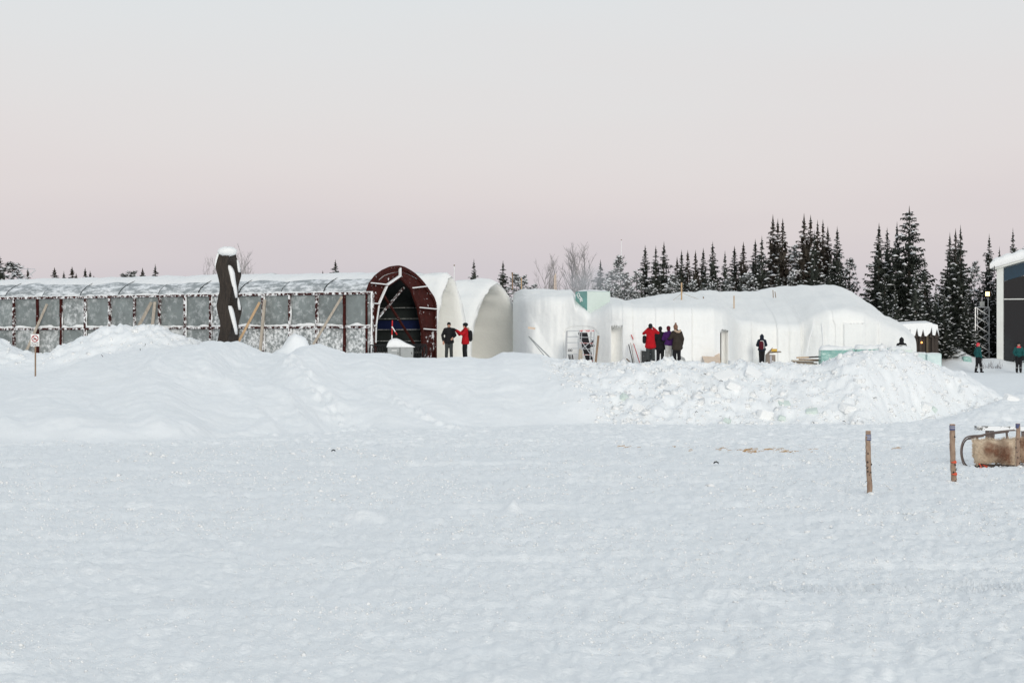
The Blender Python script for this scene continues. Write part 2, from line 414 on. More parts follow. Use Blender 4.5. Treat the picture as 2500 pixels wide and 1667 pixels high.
def terrain(X, Y, fine=True):
    """height of the snow ground in metres above the river ice"""
    X = np.asarray(X, float); Y = np.asarray(Y, float)
    D1 = np.interp(X, *CRD)
    zc = np.interp(X, *CREST)
    d0 = np.interp(X, *FOOT)
    zp = np.interp(X, [-60, -6, 0, 5, 12, 17, 21, 26, 60], [2.25, 2.3, 2.25, 2.1, 2.0, 1.75, 1.5, 1.42, 1.42])
    wob = 0.8 * fbm(X / 3.0, Y * 0 + 3.3, 3, 41)
    t = np.clip((Y - d0 - wob) / (D1 - d0 - wob), 0, 1)
    up = np.sin(t * math.pi / 2) ** 1.25 * zc
    back = sstep(0, 5, Y - D1)
    z = np.where(Y < D1, up, zc * (1 - back) + zp * back)
    # ramp on the right that leads up from the ice
    wr = sstep(19.0, 22.5, X)
    ramp = 1.42 * np.clip((Y - 78) / 57.0, 0, 1) ** 0.9
    zr = np.maximum(ramp, 0)
    z = np.where(Y < D1 + 8, np.maximum(z * (1 - sstep(19.0, 22.0, X)), zr * sstep(15, 20, X)), z * (1 - wr) + np.where(Y < 135, zr, zp) * wr)
    # higher ground by the glass building, with two mounds
    z = z + 0.6 * sstep(134.8, 141, Y) * wr
    z = z + 0.95 * np.exp(-((X - PX(2325, 140)) / 1.2) ** 2 - ((Y - 140.5) / 2.2) ** 2) + 0.35 * np.exp(-((X - PX(2418, 140)) / 1.0) ** 2 - ((Y - 139) / 1.5) ** 2)
    # bank with lumps beyond the ramp, far right
    ax, ay, bx, by = 15.8, 80.5, 23.5, 99.0
    L2 = (bx - ax) ** 2 + (by - ay) ** 2
    s = np.clip(((X - ax) * (bx - ax) + (Y - ay) * (by - ay)) / L2, 0, 1.6)
    dist = ((X - ax) * (by - ay) - (Y - ay) * (bx - ax)) / math.sqrt(L2)
    z = z + (0.32 + 0.5 * s) * np.exp(-((dist - 0.6) / 1.3) ** 2) * sstep(0.0, 0.12, s)
    # loose pile thrown up against the steel wall
    zpile = np.interp(X, *PILE)
    pm = np.exp(-np.abs((Y - DP) / 3.4) ** 2.4) * (1 - sstep(-14.2, -12.6, X))
    z = np.where(pm > 0.02, np.maximum(z, z * (1 - pm) + zpile * pm), z)
    lump = np.exp(-((((X - PX(727, 97)) / 0.55) ** 2 + ((Y - 97) / 0.95) ** 2)) ** 1.7) * 0.85
    lump2 = np.exp(-(((X - PX(690, 97)) / 0.8) ** 2 + ((Y - 97) / 0.9) ** 2)) * 0.3
    z = z + lump + lump2
    pilemask = np.clip(pm * 1.3, 0, 1) + np.clip(lump * 1.2 + lump2, 0, 1)
    if not fine: return z
    bank = sstep(-1.0, 2.0, Y - d0) * (1 - sstep(1, 6, Y - D1))
    xb = 3.77 + (np.minimum(Y, 89) - 80) * (1.67 - 3.77) / 8.0 + 0.9 * fbm(X * 0 + Y / 1.4, X / 2.5, 3, 35)
    xr = 15.3 + (Y - 82) * (18.3 - 15.3) / 9.0 + 2.0
    chunk = sig((X - xb) / 0.30) * sig((xr - X) / 0.5) * sstep(-0.4, 0.6, Y - d0) * (1 - sstep(2.5, 7, Y - D1))
    smooth = bank * (1 - np.clip(chunk + pilemask * 0.9, 0, 1))
    # wind drifts running down the bank
    q = X + 0.30 * (Y - 80)
    along = Y / 11.0
    r1 = 0.65 * vnoise(q / 3.4 + 0.6 * vnoise(q / 5.0, along, 3), along * 0.8, 21) + 0.5 * vnoise(q / 1.7 + 0.5 * vnoise(q / 4.0, along * 2, 4), along * 1.3, 25)
    patchy = sstep(-0.15, 0.25, fbm(q / 4.0, Y / 9.0, 2, 27)) * (X < 6)
    smooth = smooth * (1 - 0.85 * sstep(6, 9, X))
    ridge = 1 - np.abs(2 * vnoise(q / 1.5 + 0.4 * vnoise(q / 3, along * 2, 8), along * 0.9, 22))
    low = np.clip(1.2 - t, 0, 1)
    z = z + smooth * low * (0.85 * r1 + 0.62 * patchy * (ridge - 0.6)) + smooth * 0.20 * (0.25 + patchy) * fbm(q / 0.8, Y / 4.5, 3, 23) + smooth * 0.035 * fbm(X / 0.22, Y / 0.35, 2, 28) + smooth * 0.05 * fbm(X / 2.0, Y / 0.7, 2, 24)
    # trodden tracks running down the bank and the heaped foot on the left
    for tx, ty, ux, uy, tw in ((-9.2, 88.0, -4.7, 73.8, 0.42), (-4.6, 82.0, -1.6, 75.5, 0.35)):
        l2 = (ux - tx) ** 2 + (uy - ty) ** 2
        ts = ((X - tx) * (ux - tx) + (Y - ty) * (uy - ty)) / l2
        td = ((X - tx) * (uy - ty) - (Y - ty) * (ux - tx)) / math.sqrt(l2) + 0.3 * vnoise(Y / 1.7, X * 0, 44)
        tmk = np.exp(-(td / tw) ** 4) * sstep(-0.05, 0.1, ts) * (1 - sstep(0.9, 1.05, ts))
        z = z + tmk * (0.30 * np.clip(fbm(X / 0.30, Y / 0.8, 3, 45) + 0.12, -0.1, 1))
    hm_ = np.exp(-((Y - d0 - 2.2 - 0.8 * vnoise(X / 2.0, Y * 0, 46)) / 1.5) ** 2) * (1 - sstep(-9.5, -6.5, X)) * (Y < 80)
    z = z + hm_ * (0.26 + 0.3 * fbm(X / 1.6, Y / 2.0, 2, 47))
    # broken blocks
    Xw = X + 0.10 * vnoise(X * 3, Y * 3, 31); Yw = Y + 0.2 * vnoise(X * 3, Y * 2, 32)
    F1, rid, ox, oy, sec = worley(Xw / 0.42, Yw / 0.62, 51)
    tilt = (rid - 0.5) * 1.3
    blk = 0.17 * rid + 0.20 * tilt * oy - 0.16 * (np.mod(rid * 7.7, 1) - 0.5) * ox
    G1, rid2, ox2, oy2, sec2 = worley(Xw / 1.1, Yw / 1.5, 61)
    blk2 = 0.30 * rid2 + 0.35 * (np.mod(rid2 * 5.3, 1) - 0.5) * oy2 + 0.3 * (np.mod(rid2 * 9.1, 1) - 0.5) * ox2
    z = z + chunk * (0.45 * blk + 0.55 * blk2 - 0.20 + 0.16 * fbm(X / 0.35, Y / 0.5, 3, 71) + 0.3 * fbm(X / 2.5, Y / 3.0, 2, 72))
    # fine cloddy relief on loose piles
    z = z + np.clip(pilemask, 0, 1) * (0.26 * fbm(X / 0.45, Y / 0.6, 4, 81) + 0.25 * (blk - 0.08))
    # trodden ice field
    fld = 1 - sstep(-1.5, 0.5, Y - d0)
    far = np.clip(Y / 30.0, 0.6, 2.0)
    z = z + fld * (0.07 * fbm(X / 5, Y / 3, 3, 91) + 0.046 * far * fbm(X / 0.45, Y / 0.7, 4, 92, 0.65) + 0.06 * fbm(X / 0.11, Y / 0.26, 2, 93)
                   + 0.07 * np.clip(fbm(X / 1.3, Y / 0.45, 3, 94), 0, 1))
    # snow left thicker by passing feet on the right of the field
    rm = sstep(3.0, 7.0, X) * sstep(30, 35, Y) * (1 - sstep(42, 46, Y))
    z = z + fld * rm * 0.10 * np.clip(fbm(X / 0.5, Y / 1.1, 3, 95) + 0.1, 0, 1)
    # single lumps and the low ridge left by a blade
    for lx, ly, sxx, syy, h in [(-2.28, 34.7, 0.28, 0.28, 0.16), (0.03, 37.0, 0.10, 0.2, 0.16), (-2.1, 63.0, 0.16, 0.5, 0.12), (-3.7, 30.5, 0.12, 0.3, 0.05), (-4.6, 31.0, 0.18, 0.3, 0.06),
                                (2.6, 23.1, 0.55, 0.16, 0.075), (1.5, 23.3, 0.45, 0.14, 0.05), (0.35, 23.6, 0.3, 0.2, 0.025), (1.7, 36.0, 0.2, 0.3, 0.05)]:
        z = z + h * np.exp(-((X - lx) / sxx) ** 2 - ((Y - ly) / syy) ** 2)
    # shallow ruts left by skis and runners, with a little thrown-up edge
    for y0, kx, wv, dp, sd in ((27.2, 0.02, 0.5, 0.035, 3), (27.75, 0.02, 0.5, 0.03, 4), (31.5, -0.035, 0.8, 0.04, 5), (38.0, 0.05, 1.2, 0.05, 6), (21.2, 0.012, 0.3, 0.025, 7), (46.0, -0.04, 1.5, 0.06, 8), (52.0, 0.06, 1.5, 0.06, 9), (19.3, -0.01, 0.25, 0.02, 10)):
        e_ = (Y - y0 - kx * X - wv * vnoise(X / 4.5, X * 0 + sd, 60 + sd)) / (0.006 * y0)
        pres = np.clip(vnoise(X / 2.2, X * 0 + 3 * sd, 70 + sd) * 2 + 0.6, 0, 1)
        z = z + fld * pres * dp * (1.1 * np.exp(-(e_ - 1.4) ** 2) - np.exp(-e_ ** 2))
    # belt tread of a passing snowmobile
    tm = np.exp(-np.abs((Y - 24.5 - 0.05 * X) / 0.5) ** 6) * sstep(1.6, 3.2, X)
    z = z - tm * 0.026 * (np.sin(2 * math.pi * X / 0.094 + 0.6 * vnoise(X * 2, Y * 1.5, 97) * 4) > 0.35) * (0.4 + 1.2 * np.clip(vnoise(X * 1.3, Y * 0 + 1, 98) + 0.4, 0, 1))
    return z

def gz(x, y): return float(terrain(np.array([x]), np.array([y]))[0])

us = np.concatenate([[-30, -12, -6, -3, -1.6, -0.9, -0.6, -0.45, -0.36], np.arange(-0.31, 0.3101, 0.00082), [0.36, 0.45, 0.6, 0.9, 1.6, 3, 6, 12, 30]])
ys = np.concatenate([[-400, -150, -60, -20, 0, 8, 12], 14 * (62 / 14) ** (np.arange(300) / 300.0), np.arange(62, 101, 0.105), np.arange(101, 108, 0.3), np.arange(108, 150, 1.0), [152, 160, 180, 220, 300, 450, 700, 1200, 2200, 4000]])
UU, YY = np.meshgrid(us, ys)
XX = UU * np.maximum(YY, 14.0)
ZZ = terrain(XX, YY)
nr, nc = XX.shape
V = np.stack([XX, YY, ZZ], -1).reshape(-1, 3)
I = np.arange(nr * nc).reshape(nr, nc)
Fq = np.stack([I[:-1, :-1], I[:-1, 1:], I[1:, 1:], I[1:, :-1]], -1).reshape(-1, 4)
ground = bpy.data.objects.new('snow_ground', np_mesh('snow_ground', V, Fq, M['snow']))
COL.objects.link(ground)
ground['kind'] = 'structure'

# loose crumbs of snow on the ice field and broken blocks on the pile (nobody could count them)
def crumbs(name, pts, sizes, m, label, flat=0.7, blocky=False):
    n = len(pts)
    if blocky:
        base = np.array([[-1, -1, -1], [1, -1, -1], [1, 1, -1], [-1, 1, -1], [-1, -1, 1], [1, -1, 1], [1, 1, 1], [-1, 1, 1]], float) * 0.6
        tri = np.array([[0, 2, 1], [0, 3, 2], [4, 5, 6], [4, 6, 7], [0, 1, 5], [0, 5, 4], [1, 2, 6], [1, 6, 5], [2, 3, 7], [2, 7, 6], [3, 0, 4], [3, 4, 7]])
    else:
        base = np.array([[1, 0, 0], [0.3, 0.95, 0], [-0.8, 0.6, 0], [-0.8, -0.6, 0], [0.3, -0.95, 0], [0.1, 0.1, 1], [0, 0, -0.6]], float)
        tri = np.array([[0, 1, 5], [1, 2, 5], [2, 3, 5], [3, 4, 5], [4, 0, 5], [1, 0, 6], [2, 1, 6], [3, 2, 6], [4, 3, 6], [0, 4, 6]])
    k = len(base)
    B = base[None] * (1 + NPR.uniform(-0.35, 0.35, (n, k, 3)))
    sc = sizes[:, None] * NPR.uniform(0.6, 1.3, (n, 3)); sc[:, 2] *= flat
    B = B * sc[:, None, :]
    ang = NPR.uniform(0, 6.28, (n, 3)); 
    if not blocky: ang[:, :2] = NPR.uniform(-0.3, 0.3, (n, 2))
    else: ang[:, :2] = NPR.normal(0, 0.45, (n, 2))
    cx, sxn = np.cos(ang[:, 0]), np.sin(ang[:, 0]); cy, sy = np.cos(ang[:, 1]), np.sin(ang[:, 1]); cz, szn = np.cos(ang[:, 2]), np.sin(ang[:, 2])
    Rm = np.empty((n, 3, 3))
    Rm[:, 0, 0] = cy * cz; Rm[:, 0, 1] = sxn * sy * cz - cx * szn; Rm[:, 0, 2] = cx * sy * cz + sxn * szn
    Rm[:, 1, 0] = cy * szn; Rm[:, 1, 1] = sxn * sy * szn + cx * cz; Rm[:, 1, 2] = cx * sy * szn - sxn * cz
    Rm[:, 2, 0] = -sy; Rm[:, 2, 1] = sxn * cy; Rm[:, 2, 2] = cx * cy
    W = np.einsum('nij,nkj->nki', Rm, B) + pts[:, None, :]
    Fc = (tri[None] + (np.arange(n) * k)[:, None, None]).reshape(-1, 3)
    o = bpy.data.objects.new(name, np_mesh(name, W.reshape(-1, 3), Fc, m, smooth=True))
    COL.objects.link(o)
    o['kind'] = 'stuff'; o['label'] = label; o['category'] = 'snow'
    return o

n = 90000
y = 14.0 * (66 / 14.0) ** NPR.uniform(0, 1, n) 
x = NPR.uniform(-0.29, 0.29, n) * y
dens = fbm(x / 2.2, y / 2.5, 3, 201)
keep = (dens + NPR.uniform(-0.35, 0.35, n) > 0.0) & (y < np.interp(x, *FOOT))
x, y = x[keep], y[keep]
s = np.exp(NPR.normal(0, 0.45, len(x))) * 0.0085 * np.clip(y / 24, 0.75, 2.1)
z = terrain(x, y)
crumbs('snow_crumbs', np.stack([x, y, z], -1), s, M['snow_fresh'], 'small crumbs of snow strewn over the flat ice field', 0.8)
# bigger clods right of the field
n = 420
x = NPR.uniform(3.5, 10.5, n); y = NPR.uniform(30, 44, n); s = np.exp(NPR.normal(0, 0.5, n)) * 0.028
crumbs('snow_clods', np.stack([x, y, terrain(x, y)], -1), s, M['snow_fresh'], 'flat clods of snow scattered below the poles and the sledge', 0.55)
# blocks on the pile
n = 6500
x = NPR.uniform(1.2, 21.0, n); y = NPR.uniform(79, 90.5, n)
xb = 3.77 + (y - 80) * (1.67 - 3.77) / 8.0; xr = 15.3 + (y - 82) * (18.3 - 15.3) / 9.0 + 2.0
keep = (x > xb - 0.15 - np.abs(NPR.normal(0, 0.5, n))) & (x < xr) & (y > np.interp(x, *FOOT) - 0.3)
x, y = x[keep], y[keep]
s = np.clip(np.exp(NPR.normal(0, 0.62, len(x))) * 0.042, 0.015, 0.22)
crumbs('snow_blocks', np.stack([x, y, terrain(x, y) - s * 0.15], -1), s, M['snow_fresh'], 'broken blocks of snow heaped on the bank below the snow hall', 0.75, True)
n = 900
x = NPR.uniform(-27, -11.5, n); y = NPR.uniform(95.5, 100.5, n)
keep = (terrain(x, y, False) > np.interp(x, *CREST) + 0.15) | (np.abs(x - PX(722, 97)) < 1.0)
x, y = x[keep], y[keep]
s = np.clip(np.exp(NPR.normal(0, 0.6, len(x))) * 0.042, 0.015, 0.2)
crumbs('snow_lumps', np.stack([x, y, terrain(x, y) - s * 0.2], -1), s, M['snow_fresh'], 'loose lumps of snow thrown up against the steel wall', 0.75, True)

# larger slabs that can be told apart on the pile
def slab(name, px, py, d, sx, sy, sz, rx, ry, rz, m, label, cat, group=None):
    p = P(px, py, d); zz = gz(p.x, p.y)
    rot = Euler((rx, ry, rz)).to_matrix()
    mb = MB(); r = random.Random(int(px * 7 + py))
    vs = []
    for ix in (-1, 0, 1):
        for iy in (-1, 0, 1):
            for iz in (-1, 1):
                vs.append(Vector((ix * sx / 2 * r.uniform(0.8, 1.1), iy * sy / 2 * r.uniform(0.8, 1.1), iz * sz / 2 * r.uniform(0.75, 1.1))))
    bm = bmesh.new()
    for v in vs: bm.verts.new(rot @ v)
    bmesh.ops.convex_hull(bm, input=bm.verts)
    bm.verts.ensure_lookup_table()
    bmesh.ops.delete(bm, geom=[v for v in bm.verts if not v.link_faces], context='VERTS')
    me = bpy.data.meshes.new(name); bm.to_mesh(me); bm.free()
    me.materials.append(m)
    o = bpy.data.objects.new(name, me); o.location = (p.x, p.y, zz + sz * 0.12)
    ORG[o.name] = Vector((0, 0, 0))
    _link(o, None, label, cat, group, None)
    return o

def hit(px, py):
    """where the line of sight through a photo pixel meets the snow"""
    ds = np.arange(15, 110, 0.05)
    zz = terrain(PX(px, ds), ds)
    k = np.argmax(zz >= PZ(py, ds))
    return float(ds[k])
# ------------------------------------------------------------------ steel formwork tunnel (left)
TH = math.radians(28)
AX = Vector((-math.cos(TH), math.sin(TH), 0))       # along the tunnel, away from its mouth
WX = Vector((math.sin(TH), math.cos(TH), 0))        # across, from the near side to the far side
C0 = Vector((PX(910, 105), 105.0, 0))               # near right corner of the panel wall
ZT, ZM, ZB = 5.36, 3.78, 1.9
PW = 1.53
def W1(s, w, z): return C0 + AX * s + WX * w + Vector((0, 0, z))

tun = thing('steel_tunnel_form', 'long grey steel formwork tunnel with dark red arched mouth and snow on its roof', 'formwork', tuple(C0 + Vector((0, 0, 2.2))))
npan = 18
def snow_strip(name, s0, s1, w, z, hw, lo, hi, parent):
    """a bead of snow lying on a ledge, uneven in height, one closed piece"""
    n = 16; vs, fcs = [], []
    for k in range(n + 1):
        s = s0 + (s1 - s0) * k / n
        h = lo + (hi - lo) * (0.5 + float(fbm(np.array([s * 2.3]), np.array([z * 3.1]), 3, 310)[0]) * 0.9)
        h = max(lo, min(hi, h)) * (0.5 if k in (0, n) else 1)
        for dw, dz in ((-hw, 0), (-hw * 0.8, h * 0.7), (0, h), (hw * 0.9, h * 0.8), (hw, 0)):
            vs.append(W1(s, w + dw, z + dz))
    for k in range(n):
        for q in range(4):
            a = k * 5 + q; fcs.append((a, a + 5, a + 6, a + 1))
        fcs.append((k * 5 + 4, k * 5 + 9, k * 5 + 5, k * 5))
    fcs += [(0, 1, 2, 3, 4), tuple(n * 5 + q for q in (4, 3, 2, 1, 0))]
    return mesh_obj(name, vs, fcs, M['snow_fresh'], parent, smooth=True)
rj = random.Random(3)
for i in range(npan):
    s0, s1 = i * PW + 0.05, (i + 1) * PW - 0.05
    for (za, zb, low) in ((ZM + 0.05, ZT - 0.06, False), (ZB, ZM - 0.05, True)):
        j = rj.uniform(-0.012, 0.012)
        vs = []
        for fs in (0, 0.5, 1):
            for fz in (0, 0.5, 1):
                bul = 0.018 if fs == 0.5 or fz == 0.5 else 0
                vs.append(W1(s0 + (s1 - s0) * fs, 0.03 - bul + j, za + (zb - za) * fz))
        fcs = [(0, 3, 4, 1), (1, 4, 5, 2), (3, 6, 7, 4), (4, 7, 8, 5)]
        back = [v + WX * 0.04 for v in vs]
        fcs2 = fcs + [tuple(9 + k for k in f[::-1]) for f in fcs] + [(0, 9, 12, 3), (3, 12, 15, 6), (6, 15, 16, 7), (7, 16, 17, 8), (8, 17, 14, 5), (5, 14, 11, 2), (2, 11, 10, 1), (1, 10, 9, 0)]
        snowy = low and i < 5 or (i in (5,) )
        mesh_obj('panel', vs + back, fcs2, M['steel_snowy'] if snowy else (M['steel_mid'] if rj.random() < (0.75 if low else 0.35) else M['steel']), tun)
    snow_strip('ledge_snow', s0, s1, -0.045, ZM + 0.05, 0.055, 0.04, 0.17, tun)
for i in range(npan + 1):
    w = 0.10 if i % 2 else 0.13
    mb = MB()
    k = 7
    for q in range(k):
        za, zb = ZB + (ZT - ZB) * q / k, ZB + (ZT - ZB) * (q + 1) / k
        o = rj.uniform(-0.012, 0.012)
        mb.beam(W1(i * PW + o, -0.05, za), W1(i * PW + o, -0.05, zb), w, 0.10 + rj.uniform(0, 0.03), up=AX)
    mb.build('post', M['rust_snow'] if rj.random() < 0.75 else M['rust'], tun)
    if rj.random() < 0.8:
        mb = MB(); sg = rj.choice((-1, -1, 1)); za = ZB + rj.uniform(0, 0.8); zb = ZT - rj.uniform(0, 0.9)
        mb.tube([W1(i * PW + sg * 0.075, -0.06, za + (zb - za) * q / 14) for q in range(15)], [max(0.006, rj.uniform(-0.012, 0.05)) for q in range(15)], 6)
        mb.build('post_snow', M['snow_fresh'], tun)
for i in range(npan):
    for zz, hh in ((ZT, 0.11), (ZM, 0.09)):
        MB().beam(W1(i * PW + 0.02, -0.07, zz + rj.uniform(-0.01, 0.01)), W1((i + 1) * PW - 0.02, -0.07, zz + rj.uniform(-0.01, 0.01)), 0.10, hh).build('rail', M['rust_snow'], tun)
    snow_strip('rail_snow', i * PW + 0.01, (i + 1) * PW - 0.01, -0.06, ZT + 0.055, 0.065, 0.005, 0.09, tun)
# curved roof sheets between ribs
WT = 6.4
OUTW = [0, 0.1, 0.27, 0.7, 1.34, 2.1, 2.87, 3.4, 3.93, 4.4, 4.8, 5.15, 5.46, 5.85, 6.2, 6.4]
OUTZ = [5.26, 5.55, 5.80, 6.12, 6.40, 6.60, 6.68, 6.62, 6.49, 6.34, 6.16, 5.98, 5.78, 5.50, 5.25, 4.95]
def zout(w): return float(np.interp(w, OUTW, OUTZ))
def roofp(s, t, dr=0.0):
    w = WT * (0.5 - 0.5 * math.cos(math.pi * t))
    return W1(s, 0.12 + w + dr * (2 * t - 1) * 0.6, 5.30 + (zout(w) - 5.26) * 0.74 + dr * math.sin(math.pi * min(1, max(0, t))) ** 0.5)
SH = 2.42
nsh = int(npan * PW / SH) + 1
for i in range(nsh):
    vs, fcs = [], []
    nt_ = 16; ns_ = 4
    for k in range(ns_ + 1):
        for t in range(nt_ + 1):
            vs.append(roofp(0.42 + i * SH + 0.02 + (SH - 0.04) * k / ns_, t / nt_, 0.012 * math.sin(math.pi * k / ns_)))
    for k in range(ns_):
        for t in range(nt_):
            a = k * (nt_ + 1) + t
            fcs.append((a, a + 1, a + nt_ + 2, a + nt_ + 1))
    mesh_obj('roof_sheet', vs, fcs, M['roof_steel'], tun, smooth=True)
    mb = MB()
    t_end = rj.uniform(0.30, 0.42)
    pts = [roofp(0.42 + i * SH, t_end * q / 10, 0.03) for q in range(11)]
    mb.tube(pts, 0.014, 5)
    if i % 3 != 2: mb.build('roof_rib', M['dark_steel'], tun)
    if i == 1:
        MB().beam(pts[-1] - AX * 0.02, pts[-1] - AX * 0.35 + WX * 0.35 + Vector((0, 0, 0.02)), 0.18, 0.03).build('bent_flashing', M['rust'], tun)
# snow blanket along the crown of the roof
vs, fcs = [], []
ns_, nt_ = 260, 10
for k in range(ns_ + 1):
    s = 0.3 + (npan * PW + 0.4) * k / ns_
    nz = float(fbm(np.array([s * 1.1]), np.array([0.3]), 4, 301)[0]); e = float(fbm(np.array([s * 0.7]), np.array([4.3]), 3, 302)[0])
    for t in range(nt_ + 1):
        u = t / nt_
        tt = (0.255 + 0.06 * e) + (0.80 - 0.255) * u
        th = math.sin(math.pi * u) ** 0.5 * (0.14 + 0.10 * nz)
        vs.append(roofp(s, tt, th - 0.01))
for k in range(ns_):
    for t in range(nt_):
        a = k * (nt_ + 1) + t
        fcs.append((a, a + 1, a + nt_ + 2, a + nt_ + 1))
mesh_obj('roof_snow', vs, fcs, M['snow_fresh'], tun, smooth=True)
# far side, back end and inner lining
def quad(name, pts, m, parent, t=0.04, nrm=None):
    return MB().prism(pts, nrm * t).build(name, m, parent)
LZ = [1.9, 2.55, 3.12, 3.68, 4.22, 4.76, 5.30]
for a, b in zip(LZ[:-1], LZ[1:]):
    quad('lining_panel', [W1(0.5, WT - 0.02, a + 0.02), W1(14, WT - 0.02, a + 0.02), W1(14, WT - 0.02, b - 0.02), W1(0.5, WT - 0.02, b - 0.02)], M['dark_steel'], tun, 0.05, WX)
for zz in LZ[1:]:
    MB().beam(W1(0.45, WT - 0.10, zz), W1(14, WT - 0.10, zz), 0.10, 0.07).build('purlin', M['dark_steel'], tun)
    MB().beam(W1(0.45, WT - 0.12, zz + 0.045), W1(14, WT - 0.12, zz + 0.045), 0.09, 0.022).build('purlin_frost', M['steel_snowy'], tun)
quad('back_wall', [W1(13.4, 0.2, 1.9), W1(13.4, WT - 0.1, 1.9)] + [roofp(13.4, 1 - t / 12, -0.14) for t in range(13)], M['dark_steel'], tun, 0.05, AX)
quad('tarpaulin', [W1(0.9, WT - 0.06, 3.72), W1(6.5, WT - 0.06, 3.72), W1(6.5, WT - 0.06, 4.19), W1(0.9, WT - 0.06, 4.19)], M['blue_tarp'], tun, 0.01, WX)
vs, fcs = [], []
for k in range(3):
    for t in range(17):
        p = roofp(0.5 + 6.5 * k, t / 16, -0.12); vs.append(p)
for k in range(2):
    for t in range(16):
        a = k * 17 + t; fcs.append((a, a + 17, a + 18, a + 1))
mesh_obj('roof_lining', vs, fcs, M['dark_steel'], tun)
# mouth: dark red arch of plates between outer and inner outline
SF = 0.36
INN_L = [(0.62, 1.9), (0.66, 3.0), (0.70, 3.82), (0.98, 4.84), (1.75, 5.76), (2.95, 6.22)]
INN_R = [(5.18, 1.9), (5.16, 2.9), (5.10, 3.70), (4.72, 4.73), (4.05, 5.66), (2.95, 6.22)]
OUT_L = [(0.0, 1.9), (0.0, 3.0), (0.0, 3.72), (0.0, 4.86), (0.27, 5.80), (2.95, 6.68)]
OUT_R = [(6.4, 1.9), (6.4, 2.75), (6.4, 3.66), (6.4, 4.68), (5.46, 5.78), (2.95, 6.68)]
def along(a, b):
    n = 12
    return [(a[0] + (b[0] - a[0]) * k / n, zout(a[0] + (b[0] - a[0]) * k / n)) for k in range(n + 1)]
def shoulder(a, b): return [a] + along((a[0], 0), b)
for INN, OUT in ((INN_L, OUT_L), (INN_R, OUT_R)):
    for i in range(5):
        a, b, c, d = OUT[i], OUT[i + 1], INN[i + 1], INN[i]
        if i < 3: o_pts = [a, b]
        elif i == 3: o_pts = shoulder(a, b)
        else:
            o_pts = along(a, b)
        poly = [W1(SF, w, z) for w, z in o_pts] + [W1(SF, w, z) for w, z in (c, d)]
        MB().prism(poly, AX * 0.05).build('arch_plate', M['rust_low'] if i < 2 else M['rust'], tun)
        # rim standing proud along the outer edge and the inner edge
        mb = MB()
        for p, q in zip(o_pts[:-1], o_pts[1:]):
            mb.beam(W1(SF - 0.05, *p), W1(SF - 0.05, *q), 0.16, 0.06, up=AX)
        mb.build('arch_rim', M['rust'], tun)
        MB().beam(W1(SF - 0.06, *c), W1(SF - 0.06, *d), 0.16, 0.10, up=AX).build('inner_rim', M['rust'], tun)
        if (INN is INN_L and i >= 1) or i == 5:
            n_ = Vector((0, 0, 0.05))
            MB().beam(W1(SF - 0.10, *c) + n_, W1(SF - 0.10, *d) + n_, 0.10, 0.075, up=AX).build('inner_rim_snow', M['snow_fresh'], tun)
        if i < 4:
            e1, e2 = OUT[i + 1], INN[i + 1]
            if i == 3: e1 = (o_pts[-1][0], o_pts[-1][1])
            if i >= 1:
                MB().beam(W1(SF - 0.07, *e1), W1(SF - 0.07, *e2), 0.14, 0.05, up=(0, 0, 1)).build('flange', M['rust'], tun)
                MB().beam(W1(SF - 0.09, *e1) + Vector((0, 0, 0.045)), W1(SF - 0.09, *e2) + Vector((0, 0, 0.045)), 0.13, 0.05).build('flange_snow', M['snow_fresh'], tun)
MB().beam(W1(SF - 0.08, 2.95, 6.24), W1(SF - 0.08, 2.95, 6.64), 0.10, 0.10, up=AX).build('crown_snow', M['snow_fresh'], tun)
MB().beam(W1(SF + 0.3, 0.72, 3.70), W1(SF + 0.3, 3.92, 5.72), 0.08, 0.09, up=AX).build('cross_brace', M['rust_snow'], tun)
MB().beam(W1(SF + 0.4, 1.85, 5.62), W1(SF + 0.4, 5.10, 3.0), 0.08, 0.09, up=AX).build('cross_brace', M['rust'], tun)
MB().beam(W1(-0.02, -0.11, ZB), W1(-0.02, -0.11, ZT + 0.08), 0.07, 0.07, up=AX).build('end_snow', M['snow_fresh'], tun)

# timber props leaning on the wall
def prop(px0, py0, px1, py1, m, label, wd=0.15):
    # top on the wall, foot on the snow in front
    def s_at(px):
        u = (px - 1250) / F
        return (u * C0.y - C0.x) / (AX.x - u * AX.y)
    st = s_at(px0)
    top = W1(st, -0.22, 0); top.z = PZ(py0, top.y)
    sf = s_at(px1) 
    ft = W1(sf, -1.3, 0); ft.x = PX(px1, ft.y); ft.z = PZ(py1, ft.y)
    g = gz(ft.x, ft.y)
    if ft.z > g: ft = ft + (ft - top) * ((ft.z - g + 0.05) / max(0.2, (top.z - ft.z)))
    return MB().beam(top, ft, wd, wd * 0.75).build('timber_prop', m, None, label=label, cat='prop', group='timber props against the steel wall')
prop(122, 742, 55, 878, M['wood_grey'], 'long weathered timber prop leaning behind the white warning sign', 0.16)
prop(376, 738, 330, 812, M['wood_grey'], 'pale timber prop leaning left on the steel wall above the snow heap', 0.16)
prop(385, 738, 370, 815, M['wood_grey'], 'short steep timber prop just right of the pale leaning one above the snow heap', 0.14)
prop(640, 738, 575, 848, M['wood_new'], 'fresh yellow timber prop leaning right beside the dark wooden sculpture', 0.15)
prop(653, 732, 634, 872, M['wood_grey'], 'steep pale timber prop next to the fresh yellow one', 0.13)
prop(841, 724, 762, 846, M['wood_grey'], 'silver grey timber prop nearest to the dark red arch', 0.15)

